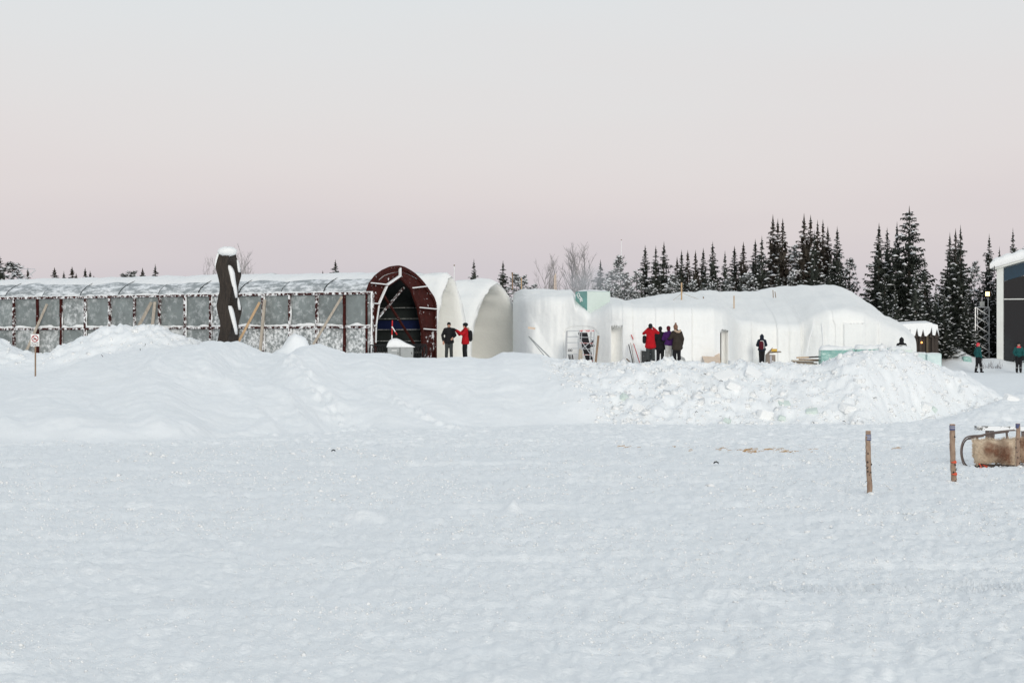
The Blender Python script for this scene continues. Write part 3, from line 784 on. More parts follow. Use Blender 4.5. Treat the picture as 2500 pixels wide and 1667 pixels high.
# ------------------------------------------------------------------ snow vaults beside it
PRX = [1, 0.985, 0.94, 0.87, 0.78, 0.67, 0.55, 0.43, 0.31, 0.15, 0]
PRH = [0, 0.20, 0.39, 0.50, 0.60, 0.70, 0.79, 0.86, 0.92, 0.975, 1]
def vault(name, label, px, d, half_in, z_in, half_out, z_out, length, seed, bump=0.05, cx=None):
    O = Vector((PX(px, d), d, 0))
    root = thing(name, label, 'snow tunnel', tuple(O + Vector((0, 0, 2.2))))
    zb = 1.7
    cw = half_in
    def prof_pts(hw, zt, e):
        pts = []
        for x, h in zip(PRX, PRH): pts.append((cw - hw * x, zb + (zt - zb) * h))
        for x, h in list(zip(PRX, PRH))[::-1][1:]: pts.append((cw + hw * x, zb + (zt - zb) * h))
        return pts
    # refine
    def dense(pts, k=3):
        out = []
        for a, b in zip(pts[:-1], pts[1:]):
            for q in range(k): out.append((a[0] + (b[0] - a[0]) * q / k, a[1] + (b[1] - a[1]) * q / k))
        return out + [pts[-1]]
    pin = dense(prof_pts(half_in, z_in, 0)); pout = dense(prof_pts(half_out, z_out, 0))
    n = len(pin)
    def T(s, w, z): return O + AX * s + WX * w + Vector((0, 0, z))
    ss = [0, 0.06, 0.18, 0.4] + [0.4 + (length - 0.4) * (k + 1) / 22 for k in range(22)]
    # outer shell
    vs, fcs = [], []
    for s in ss:
        rr = 0.10 * math.exp(-s / 0.08)
        for k, (w, z) in enumerate(pout):
            nz = float(fbm(np.array([s * 0.9 + k * 0.21]), np.array([k * 0.23 - s * 0.3]), 3, seed)[0]) * bump * 2
            fx = (w - cw) / half_out; f = 1 - rr / half_out + nz / half_out * min(1, s * 1.2)
            vs.append(T(s, cw + (w - cw) * f, zb + (z - zb) * f))
    for i in range(len(ss) - 1):
        for k in range(n - 1):
            a = i * n + k; fcs.append((a, a + 1, a + n + 1, a + n))
    # far cap
    fcs.append(tuple(range((len(ss) - 1) * n, len(ss) * n)))
    mesh_obj('outer_shell', vs, fcs, M['snow_wall'], root, smooth=True)
    # inner shell and front face
    vs, fcs = [], []
    for s in ss[:-1]:
        for k, (w, z) in enumerate(pin):
            nz = float(fbm(np.array([s * 0.6 + k * 0.11]), np.array([k * 0.2]), 3, seed + 7)[0]) * bump
            f = 1 + nz / half_in * min(1, s * 1.5) + 0.05 * math.exp(-s / 0.1)
            vs.append(T(s, cw + (w - cw) * f, zb + (z - zb) * f))
    m_ = len(ss) - 1
    for i in range(m_ - 1):
        for k in range(n - 1):
            a = i * n + k; fcs.append((a, a + n, a + n + 1, a + 1))
    fcs.append(tuple(range((m_ - 1) * n, m_ * n))[::-1])
    mesh_obj('inner_vault', vs, fcs, M['snow_vault'], root, smooth=True)
    vs, fcs = [], []
    for k in range(n):
        wi, zi = pin[k]; wo, zo = pout[k]
        fo = 1 - 0.10 / half_out
        for q in range(5):
            u = q / 4
            w = (cw + (wi - cw) * 1.05) * (1 - u) + (cw + (wo - cw) * fo) * u
            z = (zb + (zi - zb) * 1.05) * (1 - u) + (zb + (zo - zb) * fo) * u
            b = 0.06 * math.sin(math.pi * u) + 0.14 * math.sin(math.pi * u) * float(fbm(np.array([k * 0.4]), np.array([u * 3.0]), 2, seed + 3)[0])
            vs.append(T(-b, w, z))
    for k in range(n - 1):
        for q in range(4):
            a = k * 5 + q; fcs.append((a, a + 5, a + 6, a + 1))
    mesh_obj('front_rim', vs, fcs, M['snow_wall'], root, smooth=True)
    return root
vault('snow_vault', 'tall narrow snow tunnel with cream inside, right beside the dark red arch', 1066, 111.6, 1.36, 6.22, 2.0, 6.62, 13.0, 401, 0.08)
vault('snow_vault', 'wide open snow tunnel with cream inside, right of the red-coated photographer', 1153, 114.7, 2.55, 5.95, 3.2, 6.34, 12.0, 431, 0.10)

# ------------------------------------------------------------------ long snow hall (right)
# stations: photo column, wall distance, row of the wall's upper edge, row of the roof crest
ST = [(1252, 116.5, 742, 722), (1256, 114.0, 736, 715), (1263, 111.5, 732, 710), (1276, 109.2, 729, 706), (1300, 107.9, 726, 706), (1345, 107.2, 722, 706), (1400, 106.8, 718, 706), (1406, 106.6, 740, 712), (1428, 106.2, 752, 742), (1443, 106, 766, 758), (1462, 105.6, 760, 745),
      (1490, 104.8, 744, 728), (1525, 104.3, 742, 726), (1550, 104.2, 746, 731), (1590, 104, 748, 727), (1640, 104, 750, 718), (1690, 104, 748, 713), (1740, 104.2, 752, 710), (1775, 105, 760, 709), (1800, 107.6, 778, 712),
      (1850, 108.6, 784, 713), (1900, 108.8, 786, 709), (1950, 108.6, 784, 703), (1985, 108.0, 766, 700), (2020, 107.6, 752, 698), (2060, 107.6, 752, 697), (2100, 107.8, 756, 696), (2118, 108, 762, 700), (2140, 108.3, 772, 716),
      (2165, 108.7, 784, 738), (2178, 109, 792, 748), (2195, 109.4, 798, 768), (2222, 110, 812, 784), (2238, 111, 822, 800)]
cols = np.array(sorted(set(list(np.arange(1252, 2238, 1.35)) + [2238.0])))
DOORS = [(1492.5, 1520.5, 797, 1.0, 0.0), (1758.5, 1778, 806, 0.9, 0.32)]
xs_ = []
for c in cols:
    if all(not (a - 1.0 < c < a + 1.0 or b - 1.0 < c < b + 1.0) for a, b, *_ in DOORS): xs_.append(c)
for a, b, *_ in DOORS: xs_ += [a - 0.05, a + 0.05, b - 0.05, b + 0.05]
cols = np.array(sorted(xs_))
sp = np.array([s[0] for s in ST], float)
def smooth_interp(q, key):
    v = np.array([s[key] for s in ST], float)
    return np.interp(q, sp, v)
hall = thing('snow_hall', 'long low snow building with smooth white walls, two doorways and a rounded snow roof', 'snow building', (PX(1740, 106), 106, 2.0))
NB = 74; NR = 10; NF = 16
Vs = np.zeros((len(cols), NB + NR + NF + 6, 3))
dd = smooth_interp(cols, 1); yt = smooth_interp(cols, 2); yc = smooth_interp(cols, 3)
# soften the plan and the edge line
ker = np.hanning(9); ker /= ker.sum()
def sm(a): return np.convolve(np.pad(a, 4, 'edge'), ker, 'valid')
k31 = np.hanning(33); k31 /= k31.sum()
dd = np.convolve(np.pad(dd, 16, 'edge'), k31, 'valid'); yt = sm(yt)
Xc = (cols - 1250) / F * dd
yc = np.convolve(np.pad(yc, 6, 'edge'), np.hanning(13) / np.hanning(13).sum(), 'valid')
zt = HC - (yt - HZ) / F * dd + 0.10 * fbm(Xc / 0.9, Xc * 0 + 7, 3, 541)
dcr = dd + np.interp(cols, [1252, 1400, 1443, 1500, 1780, 1800, 2100, 2238], [3, 4, 3, 7, 8, 9, 9, 3])
zc = HC - (yc - HZ) / F * dcr + 0.06 * fbm(Xc / 0.6, Xc * 0, 3, 551)
z0 = 1.3
rad = 0.55
for i, px in enumerate(cols):
    Xi, di = Xc[i], dd[i]
    zz = np.linspace(z0, zt[i] - rad, NB)
    lean = 0.10 * (zz - z0) / 3.5
    yy = di + lean
    yy = yy + 0.12 * fbm(np.full(NB, Xi * 0.8), zz * 0.5, 3, 501) + 0.05 * fbm(np.full(NB, Xi * 2.5), zz * 0.4, 2, 502)
    yy = yy + 0.03 * fbm(np.full(NB, Xi * 5), zz * 1.3, 3, 503) + 0.02 * fbm(np.full(NB, Xi * 0.5), zz * 3.5, 2, 504)
    py = HZ - (zz - HC) * F / di
    for a, b, top, dep, rnd_ in DOORS:
        if a <= px <= b:
            c = (px - (a + b) / 2) / ((b - a) / 2)
            tp = top + rnd_ * 14 * (1 - math.sqrt(max(0, 1 - c * c))) + 1.5 * math.sin(px)
            yy = np.where(py > tp, yy + dep, yy)
    pc = 1262 + (py - 704) * 0.55
    if px < 1380: yy = yy - 0.5 * np.clip((pc - px) / 50, 0, 1) * sstep(1262, 1285, px)
    # niche behind the scaffold
    if 1376 <= px <= 1462: yy = np.where(py > 796 + ((px - 1418) / 44) ** 4 * 20, yy + 0.07, yy)
    # fresh cut faces that stand a little proud, and the hollow arch outline
    if 1898 <= px <= 1954: yy = np.where(py > 786, yy - 0.17, yy)
    if 2060 <= px <= 2112: yy = np.where((py > 790), yy - 0.20, yy)
    tp = np.interp(px, [1956, 1963, 1975, 1994, 2015, 2031, 2040], [866, 795, 771, 756, 756, 774, 794])
    if 1956 <= px <= 2040: yy = np.where(py > tp, yy + 0.07, yy)
    # joints and steps left by the casting forms
    for e0, e1, st in ((1600, 1690, -0.06), (1690, 1742, 0.03), (1836, 1898, 0.07), (2112, 2146, 0.05)):
        if e0 <= px <= e1: yy = yy + st
    for ej in (1545, 1600, 1646, 1690, 1836, 1926):
        if abs(px - ej) < 0.9: yy = yy + 0.05
    row = [(Xi, a_, b_) for a_, b_ in zip(yy, zz)]
    # rounded edge
    y_e, z_e = yy[-1], zz[-1]
    for k in range(1, NR + 1):
        t = math.pi / 2 * k / NR * 0.86
        row.append((Xi, y_e + rad * 1.3 * (1 - math.cos(t)), z_e + rad * math.sin(t)))
    yl, zl = row[-1][1], row[-1][2]
    for k in range(1, NF + 1):
        u = k / NF
        zr = zl + (zc[i] - zl) * (u ** 0.8 * 0.55 + 0.45 * u)
        nzr = 0.20 * float(fbm(np.array([Xi * 0.6 + u * 2]), np.array([u * 4 + 2 - Xi * 0.3]), 3, 521)[0]) * (1 - u * 0.6) + 0.05 * float(fbm(np.array([Xi * 2.4]), np.array([u * 9]), 2, 522)[0])
        row.append((Xi, yl + (dcr[i] - yl) * u, zr + nzr))
    yk, zk = row[-1][1], row[-1][2]
    for k in range(1, 7):
        u = k / 6
        row.append((Xi, yk + 5 * u, zk - (zk - z0) * u ** 2.2))
    Vs[i] = np.array(row)
nI, nJ, _ = Vs.shape
I = np.arange(nI * nJ).reshape(nI, nJ)
Fq = np.stack([I[:-1, :-1], I[1:, :-1], I[1:, 1:], I[:-1, 1:]], -1).reshape(-1, 4)
base = np.array([PX(1740, 106), 106, 2.0])
# close both ends with a fan of quads down to the ground line
Vall = Vs.reshape(-1, 3) - base
ex, fx = [], []
for e, flip in ((0, True), (nI - 1, False)):
    b0 = len(Vall) + sum(len(q) for q in ex)
    low = Vs[e].copy() - base; low[:, 2] = z0 - 2.0 - 0.2
    ex.append(low)
    for j in range(nJ - 1):
        q = [I[e, j], I[e, j + 1], b0 + j + 1, b0 + j]
        fx.append(q if flip else q[::-1])
Vall = np.concatenate([Vall] + ex)
Fq = np.concatenate([Fq, np.array(fx)])
hm = np_mesh('wall', Vall, Fq, M['snow_wall'])
hw = bpy.data.objects.new('wall', hm)
ORG['wall'] = ORG[hall.name]
COL.objects.link(hw); hw.parent = hall
# dark door leaf edge seen inside the right-hand doorway
p0 = P(1759.6, 812, 105.2); p1 = P(1759.6, 888, 105.2)
MB().beam((p0.x + 0.03, 105.5, p0.z), (p1.x + 0.03, 105.5, p1.z - 0.3), 0.04, 0.10).build('door', M['darkwood'], hall)
# two thin seams of fresh snow in the hollow arch
for nm, pts in (('seam', [(1988, 777), (1984, 800), (1977, 825), (1972, 850), (1969, 868)]), ('seam', [(2007, 788), (2009, 815), (2010, 845)])):
    MB().tube([P(a, b, 107.72) for a, b in pts], [0.015, 0.028, 0.024, 0.03, 0.02][:len(pts)], 6).build(nm, M['snow_fresh'], hall)
# ------------------------------------------------------------------ trees
ORD = ['leftmost', 'second', 'third', 'fourth', 'fifth', 'sixth', 'seventh', 'eighth', 'ninth', 'tenth', 'eleventh', 'twelfth', 'thirteenth', 'fourteenth', 'fifteenth',
       'sixteenth', 'seventeenth', 'eighteenth', 'nineteenth', 'twentieth', 'twenty-first', 'twenty-second', 'twenty-third', 'twenty-fourth', 'twenty-fifth', 'twenty-sixth', 'twenty-seventh']
def spruce_mesh(seed, R, snow, blunt=0.0, power=0.8, frost=False, gap=0.0):
    """crown and snow of a spruce 10 m tall; R = crown radius at the foot"""
    r = random.Random(seed)
    cv, cf, sv, sf = [], [], [], []
    def tri(vs, fs, *p):
        b = len(vs); vs.extend(tuple(q) for q in p); fs.append(tuple(range(b, b + len(p))))
    wavy = [r.uniform(0.82, 1.12) for _ in range(11)]
    z = 0.35
    while z < 9.7:
        t = z / 10.0
        Rz = R * (1 - t) ** power * (1.0 - 0.25 * math.exp(-t * 9)) * wavy[int(t * 9.9)] + 0.015 + blunt * (1 - t) ** 0.35 * 0.5
        nb = max(4, int(8.5 * (0.42 + (1 - t) * 0.6)))
        a0 = r.uniform(0, 6.28)
        for k in range(nb):
            if r.random() < gap: continue
            a = a0 + 6.283 * k / nb + r.uniform(-0.35, 0.35)
            L = Rz * r.uniform(0.62, 1.12) * (1.25 if r.random() < 0.10 else 1)
            dx, dy = math.cos(a), math.sin(a)
            zb = z + r.uniform(-0.1, 0.1)
            droop = 0.32 * L if t < 0.75 else -0.35 * L
            pts = []
            for q in range(5):
                u = q / 4
                zz = zb - droop * math.sin(u * 2.2) * 0.9 + 0.10 * L * u * u
                pts.append(Vector((dx * L * u, dy * L * u, zz)))
            side = Vector((-dy, dx, 0))
            ntw = max(5, int(6 + L * 7))
            for q in range(ntw):
                u = (q + r.random()) / ntw
                u = 0.12 + 0.88 * u
                f = u * 4; i = min(3, int(f)); p = pts[i].lerp(pts[i + 1], f - i)
                w = min(0.42, 0.012 + 0.36 * L * (1 - 0.65 * u)) * r.uniform(0.6, 1.25)
                sg = 1 if q % 2 else -1
                tip = p + side * sg * w + Vector((dx, dy, 0)) * w * 0.7 + Vector((0, 0, -r.uniform(0.04, 0.16) * min(1, 0.2 + L) - 0.2 * w))
                wd = Vector((dx, dy, 0)) * (0.03 + 0.045 * min(1.3, L))
                tri(cv, cf, p - wd, p + wd, tip + wd * 0.3 + Vector((0, 0, -0.05)), tip - wd * 0.3)
                if r.random() < 0.55:     # hanging twig
                    h = r.uniform(0.06, 0.24) * min(1, 0.25 + L)
                    tri(cv, cf, p - side * 0.04, p + side * 0.04, p + Vector((dx * 0.04, dy * 0.04, -h)))
            e = pts[4] + (pts[4] - pts[3]).normalized() * 0.10 * min(1, 0.3 + L)
            tri(cv, cf, pts[3] - side * 0.06, pts[3] + side * 0.06, e)
            # snow pads
            for q in (1, 2, 3):
                if r.random() < snow * (0.5 + 0.5 * q / 3) * (1.1 - 0.6 * t):
                    c = pts[q].lerp(pts[q + 1], r.random()) + Vector((0, 0, 0.05))
                    k_ = min(1.0, 0.22 + L); l = r.uniform(0.10, 0.36) * (0.6 + 0.5 * L) * k_; w = r.uniform(0.07, 0.20) * (0.7 + 0.35 * L) * k_; h = r.uniform(0.05, 0.11) * k_
                    b = len(sv)
                    dr = (pts[q + 1] - pts[q]).normalized()
                    ring = [c + dr * l * math.cos(g) * r.uniform(0.75, 1.15) + side * w * math.sin(g) * r.uniform(0.75, 1.15) - Vector((0, 0, 0.02)) for g in [1.047 * m_ for m_ in range(6)]]
                    sv.extend(tuple(v) for v in ring); sv.append(tuple(c + Vector((0, 0, h)))); sv.append(tuple(c - Vector((0, 0, h * 0.5))))
                    for m_ in range(6):
                        sf.append((b + m_, b + (m_ + 1) % 6, b + 6)); sf.append((b + (m_ + 1) % 6, b + m_, b + 7))
        z += r.uniform(0.14, 0.22) + 0.12 * (1 - t) * r.random()
    # leader
    tri(cv, cf, (-0.08, 0, 9.1), (0.08, 0, 9.1), (0, 0, 10.1))
    tri(cv, cf, (0, -0.08, 9.1), (0, 0.08, 9.1), (0, 0, 10.1))
    # dark core so the crown is dense near the stem
    n = 7
    for i in range(17):
        z0, z1 = 0.4 + i * 0.46, 0.4 + i * 0.46 + 0.75
        for k in range(n):
            a = r.uniform(0, 6.28); ra = (R * 0.30 * (1 - z0 / 10) ** power + 0.05) * r.uniform(0.5, 1.1)
            c = Vector((math.cos(a) * ra, math.sin(a) * ra, r.uniform(z0, z1))); s_ = Vector((-math.sin(a), math.cos(a), 0)) * r.uniform(0.12, 0.25) * min(1.0, 1.3 * (1 - z0 / 10) ** 0.8)
            tri(cv, cf, c - s_ + Vector((0, 0, 0.1)), c + s_ + Vector((0, 0, 0.1)), c + s_ * 0.7 - Vector((0, 0, 0.22)), c - s_ * 0.7 - Vector((0, 0, 0.22)))
    return cv, cf, sv, sf
def pine_mesh(seed, R, snow, low=0.1):
    r = random.Random(seed)
    cv, cf, sv, sf = [], [], [], []
    def tri(vs, fs, *p):
        b = len(vs); vs.extend(tuple(q) for q in p); fs.append(tuple(range(b, b + len(p))))
    z = 10 * low
    while z < 9.8:
        t = z / 10
        Rz = R * math.sin(min(1, (1 - t) * 1.25 + 0.12) * math.pi / 2) ** 1.1 * (0.75 + 0.25 * t)
        for k in range(r.choice((3, 4, 5))):
            a = r.uniform(0, 6.28); L = Rz * r.uniform(0.5, 1.15)
            d = Vector((math.cos(a), math.sin(a), 0))
            up = r.uniform(0.15, 0.6)
            tip = d * L + Vector((0, 0, z + up * L))
            st = Vector((0, 0, z)); sd = Vector((-d.y, d.x, 0))
            tri(cv, cf, st - sd * 0.03, st + sd * 0.03, tip)
            for q in range(r.choice((3, 4, 5))):
                u = r.uniform(0.4, 1.05)
                c = st.lerp(tip, u) + Vector((r.uniform(-.2, .2), r.uniform(-.2, .2), r.uniform(-.12, .18)))
                for m_ in range(11):
                    e = Vector((r.gauss(0, 1), r.gauss(0, 1), r.gauss(0.35, 0.8))).normalized() * r.uniform(0.18, 0.36)
                    f = Vector((r.gauss(0, 1), r.gauss(0, 1), r.gauss(0, 1))).normalized() * 0.045
                    tri(cv, cf, c - f, c + f, c + e)
                if r.random() < snow:
                    b = len(sv); l = r.uniform(0.12, 0.26); h = r.uniform(0.06, 0.12); cc = c + Vector((0, 0, 0.10))
                    for m_ in range(6):
                        g = 1.047 * m_
                        sv.append(tuple(cc + Vector((math.cos(g) * l * r.uniform(.7, 1.1), math.sin(g) * l * 0.8 * r.uniform(.7, 1.1), 0))))
                    sv.append(tuple(cc + Vector((0, 0, h)))); sv.append(tuple(cc - Vector((0, 0, h * .6))))
                    for m_ in range(6):
                        sf.append((b + m_, b + (m_ + 1) % 6, b + 6)); sf.append((b + (m_ + 1) % 6, b + m_, b + 7))
        z += r.uniform(0.3, 0.55)
    return cv, cf, sv, sf
def birch_mesh(seed, spread=0.5):
    r = random.Random(seed); mb = MB()
    def grow(p, d, L, rad, lev):
        n = 4; pts = [p]; q = p.copy(); dd = d.copy()
        for i in range(n):
            dd = (dd + Vector((r.uniform(-.12, .12), r.uniform(-.12, .12), 0.06))).normalized()
            q = q + dd * (L / n); pts.append(q.copy())
        mb.tube(pts, [rad * (1 - 0.75 * i / n) for i in range(n + 1)], 3 if lev else 5, cap=False)
        if lev < 3:
            for k in range((16, 7, 4)[lev]):
                u = r.uniform(0.22 if lev == 0 else 0.1, 1.0); f = u * n; i = min(n - 1, int(f)); b = pts[i].lerp(pts[i + 1], f - i)
                a = r.uniform(0, 6.28)
                nd = (dd + Vector((math.cos(a), math.sin(a), r.uniform(-0.1, 0.4))) * spread * r.uniform(0.7, 1.5)).normalized()
                grow(b, nd, L * r.uniform(0.28, 0.45) * (1.25 - 0.5 * u), rad * 0.42, lev + 1)
    grow(Vector((0, 0, 0)), Vector((0, 0, 1)), 8.5, 0.11, 0)
    return mb
def tree_proto(name, meshes, cm, trunk_r):
    cv, cf, sv, sf = meshes
    root = bpy.data.objects.new(name, None)
    ORG[root.name] = Vector((0, 0, 0))
    COL.objects.link(root)
    MB().tube([(0, 0, -0.6), (0, 0, 2), (0.02, 0, 6), (0, 0, 9.9)], [trunk_r, trunk_r * 0.8, trunk_r * 0.4, 0.015], 7).build('trunk', M['bark'], root)
    mesh_obj('crown', cv, cf, cm, root, smooth=False)
    if sv: mesh_obj('branch_snow', sv, sf, M['tree_snow'], root, smooth=True, kind='stuff')
    return root
PROTO = {}
PROTO['n1'] = tree_proto('spruce', spruce_mesh(1, 2.3, 0.22, power=1.2), M['needles_brown'], 0.13)
PROTO['n2'] = tree_proto('spruce', spruce_mesh(2, 2.5, 0.32, power=1.28), M['needles'], 0.13)
PROTO['n3'] = tree_proto('spruce', spruce_mesh(3, 2.0, 0.18, power=1.18, gap=0.10), M['needles_brown'], 0.12)
PROTO['m1'] = tree_proto('spruce', spruce_mesh(4, 3.0, 0.32, power=1.25), M['needles'], 0.16)
PROTO['m2'] = tree_proto('spruce', spruce_mesh(5, 2.9, 0.42, power=1.3, gap=0.06), M['needles'], 0.16)
PROTO['w1'] = tree_proto('spruce', spruce_mesh(6, 2.6, 0.28, blunt=0.4, power=0.85), M['needles'], 0.2)
PROTO['w2'] = tree_proto('spruce', spruce_mesh(7, 3.4, 0.26, power=1.25), M['needles'], 0.18)
PROTO['p1'] = tree_proto('pine', pine_mesh(8, 1.9, 0.5), M['needles_frost'], 0.13)
PROTO['p2'] = tree_proto('pine', pine_mesh(9, 2.6, 0.55, 0.05), M['needles_frost'], 0.13)
PROTO['p3'] = tree_proto('pine', pine_mesh(10, 2.4, 0.35, 0.08), M['needles'], 0.13)
for q, (sd, spd) in enumerate(((21, 0.5), (22, 0.75), (23, 0.6))):
    root = bpy.data.objects.new('birch', None); ORG[root.name] = Vector((0, 0, 0)); COL.objects.link(root)
    birch_mesh(sd, spd).build('branches', M['twig'], root)
    PROTO['b%d' % q] = root
USED = set()
def plant(key, px, py, d, wf=1.0, label='', group='', rot=None, lean=0.0):
    p = PROTO[key]
    o = p if key not in USED else copy_tree(p)
    USED.add(key)
    x = PX(px, d); g = gz(x, d)
    top = 8.9 if key[0] == 'b' else 10.1
    s = (PZ(py, d) - g) / top
    o.location = (x, d, g); o.scale = (s * wf, s * wf, s)
    o.rotation_euler = (0, lean, RND.uniform(0, 6.28) if rot is None else rot)
    o['label'] = label; o['category'] = 'tree'; o['group'] = group
    return o
def row(items, desc, where, group):
    """items sorted left to right get an ordinal each"""
    items = sorted(items, key=lambda q: q[1])
    for i, it in enumerate(items):
        lab = '%s, %s %s' % (it[5] if len(it) > 5 else desc, (ORD[i] + ' from left') if i else 'leftmost', where)
        if len(items) == 1: lab = '%s, %s' % (desc, where)
        plant(it[0], it[1], it[2], it[3], it[4], lab, group)

row([('m1', -2, 616, 175, 2.11), ('p3', 30, 640, 170, 1.73), ('n3', 68, 652, 190, 1.92), ('n3', 53, 665, 190, 1.92), ('n1', 133, 652, 230, 3.07), ('m1', 156, 660, 230, 1.73), ('n3', 176, 650, 230, 2.88), ('n1', 186, 666, 225, 2.50),
     ('n2', 208, 652, 230, 2.11), ('n3', 220, 660, 230, 2.50), ('n1', 229, 672, 230, 2.88), ('p3', 308, 668, 240, 1.54), ('p3', 322, 661, 235, 1.06), ('n1', 348, 653, 240, 2.88), ('m1', 379, 643, 230, 1.82)],
    'small dark snow-dusted conifer', 'of far trees over the steel roof', 'far trees over the steel tunnel roof')
row([('m1', 819, 632, 200, 2.00), ('n3', 788, 660, 210, 2.40)], 'small dark spruce', 'of pair left of the red arch', 'trees over the snow vaults')
row([('w2', 1157, 630, 150, 1.12), ('m2', 1228, 635, 160, 1.63), ('p1', 1262, 663, 150, 1.24), ('p1', 1278, 668, 152, 0.93), ('p1', 1304, 690, 150, 1.24)], 'dark conifer with a little snow', 'of those behind the snow tunnels', 'trees behind the snow tunnels')
row([('b0', 612, 634, 210, 0.9), ('b1', 590, 650, 215, 0.9), ('b2', 505, 648, 215, 0.9), ('b1', 535, 662, 215, 0.8)], 'bare leafless birch', 'of birches beyond the wooden sculpture', 'bare birches beyond the sculpture')
row([('b0', 1336, 655, 170, 0.9), ('b1', 1325, 668, 172, 0.8), ('b2', 1346, 660, 171, 0.7), ('b1', 1412, 640, 175, 1.0), ('b0', 1428, 634, 178, 1.05), ('b2', 1438, 638, 176, 0.9), ('b1', 1400, 652, 177, 1.0)],
    'bare frosty birch', 'of birches behind the teal ice block', 'bare birches behind the snow hall')
row([('m1', 1466, 632, 165, 1.40), ('p1', 1494, 655, 160, 1.26), ('p1', 1515, 618, 162, 0.87), ('p2', 1530, 668, 155, 1.13), ('p2', 1554, 658, 158, 0.84), ('n2', 1575, 597, 165, 1.61), ('m2', 1601, 598, 162, 1.33), ('m1', 1621, 588, 165, 1.33), ('p1', 1648, 665, 156, 1.13),
     ('n1', 1653, 625, 172, 1.54), ('n2', 1664, 609, 170, 1.47), ('n3', 1679, 609, 172, 1.61), ('n1', 1698, 609, 168, 1.54), ('n2', 1717, 604, 170, 1.54), ('n2', 1740, 588, 166, 1.54), ('m2', 1770, 610, 164, 1.06), ('n2', 1793, 599, 168, 1.68), ('n1', 1815, 589, 166, 1.68), ('n2', 1844, 582, 168, 1.68)],
    'slim snow-dusted conifer', 'in row behind mid snow hall', 'conifers behind the middle of the snow hall')
row([('m2', 1860, 574, 150, 1.25), ('n1', 1887, 522, 160, 1.39), ('n3', 1899, 532, 162, 1.32), ('n1', 1911, 531, 158, 1.39), ('p1', 1940, 592, 165, 0.93), ('n1', 1963, 519, 158, 1.46), ('n3', 1979, 523, 160, 1.46), ('m2', 1988, 560, 150, 1.12), ('n1', 1996, 535, 160, 1.32), ('n3', 2009, 534, 162, 1.32), ('n1', 2021, 551, 160, 1.46), ('n2', 2044, 551, 158, 1.46), ('p3', 2075, 630, 155, 0.82)],
    'tall slender dark spruce', 'in clump behind right snow hall', 'tall spruces behind the right part of the snow hall')
row([('n2', 2146, 543, 150, 1.46), ('n2', 2166, 553, 152, 1.30), ('m2', 2190, 540, 150, 1.08), ('w1', 2220, 500, 148, 1.13), ('m2', 2258, 625, 142, 1.19), ('m2', 2235, 640, 140, 1.19)], 'big dark snow-hung spruce', 'of group above the gabled hut', 'big spruces over the gabled hut')
row([('m1', 2319, 566, 145, 1.04), ('n1', 2333, 556, 147, 1.32), ('m1', 2345, 547, 144, 0.94), ('p1', 2378, 633, 160, 0.77), ('m2', 2415, 569, 150, 1.10), ('m2', 2473, 555, 170, 0.94), ('p1', 2496, 600, 168, 0.77), ('m1', 2440, 600, 165, 0.88)],
    'dark spruce with clumps of snow', 'of those around the lattice mast', 'spruces by the lattice mast')
fill = []
for px, py, k in ((1478, 690, 'p2'), (1508, 688, 'p1'), (1538, 700, 'p2'), (1566, 690, 'm2'), (1590, 700, 'p2'), (1612, 692, 'm2'), (1636, 690, 'p2'), (1668, 690, 'm2'), (1690, 685, 'p2'), (1712, 682, 'm2'), (1732, 690, 'p2'), (1752, 676, 'm2'), (1782, 672, 'p1'), (1806, 668, 'm2'), (1828, 664, 'p2'),
                  (1900, 640, 'm2'), (1930, 662, 'p2'), (1955, 650, 'm2'), (2025, 640, 'm2'), (2050, 640, 'm2')):
    fill.append((k, px, py - RND.uniform(0, 10), 149 + RND.uniform(0, 5), RND.uniform(0.85, 1.15) * (0.85 if k[0] == 'p' else 1.15)))
row(fill, 'low snow-laden young conifer', 'of undergrowth over the hall roof', 'young conifers over the snow hall roof')
row([(k, px, py, d, w) for k, px, py, d, w in (('m2', 2285, 690, 140, 1.0), ('m1', 2305, 700, 139, 1.1), ('m2', 2360, 700, 141, 1.1), ('m1', 2392, 690, 143, 1.0), ('m2', 2425, 680, 143, 1.0), ('m2', 2185, 690, 139, 1.1), ('m1', 2160, 660, 146, 1.1))],
    'low dark spruce heavy with snow', 'of understorey near hut and mast', 'young spruces by the hut and mast')
# ------------------------------------------------------------------ people
def cap_into(mb, a, b, ra, rb, n=12, fl=1.0):
    """tapered capsule; fl squashes it front to back"""
    a, b = Vector(a), Vector(b); d = b - a
    L = max(d.length, 1e-4); d = d / L
    u = Vector((0, 1, 0)) if abs(d.y) < 0.9 else Vector((1, 0, 0))
    x = d.cross(u).normalized(); y = x.cross(d).normalized()
    rings = []
    for k in range(5):
        t = math.pi / 2 * (1 - k / 4.0)
        rings.append((a - d * ra * math.sin(t), ra * math.cos(t)))
    for k in range(5):
        t = math.pi / 2 * (k / 4.0)
        rings.append((b + d * rb * math.sin(t), rb * math.cos(t)))
    vs, fs = [], []
    for c, r in rings:
        for i in range(n):
            g = 2 * math.pi * i / n
            v = (x * math.cos(g) + y * math.sin(g)) * max(r, 0.0008)
            v.y *= fl
            vs.append(c + v)
    for j in range(len(rings) - 1):
        for i in range(n):
            fs.append((j * n + i, j * n + (i + 1) % n, (j + 1) * n + (i + 1) % n, (j + 1) * n + i))
    fs.append(tuple(range(n))[::-1]); fs.append(tuple((len(rings) - 1) * n + i for i in range(n)))
    mb.add(vs, fs)
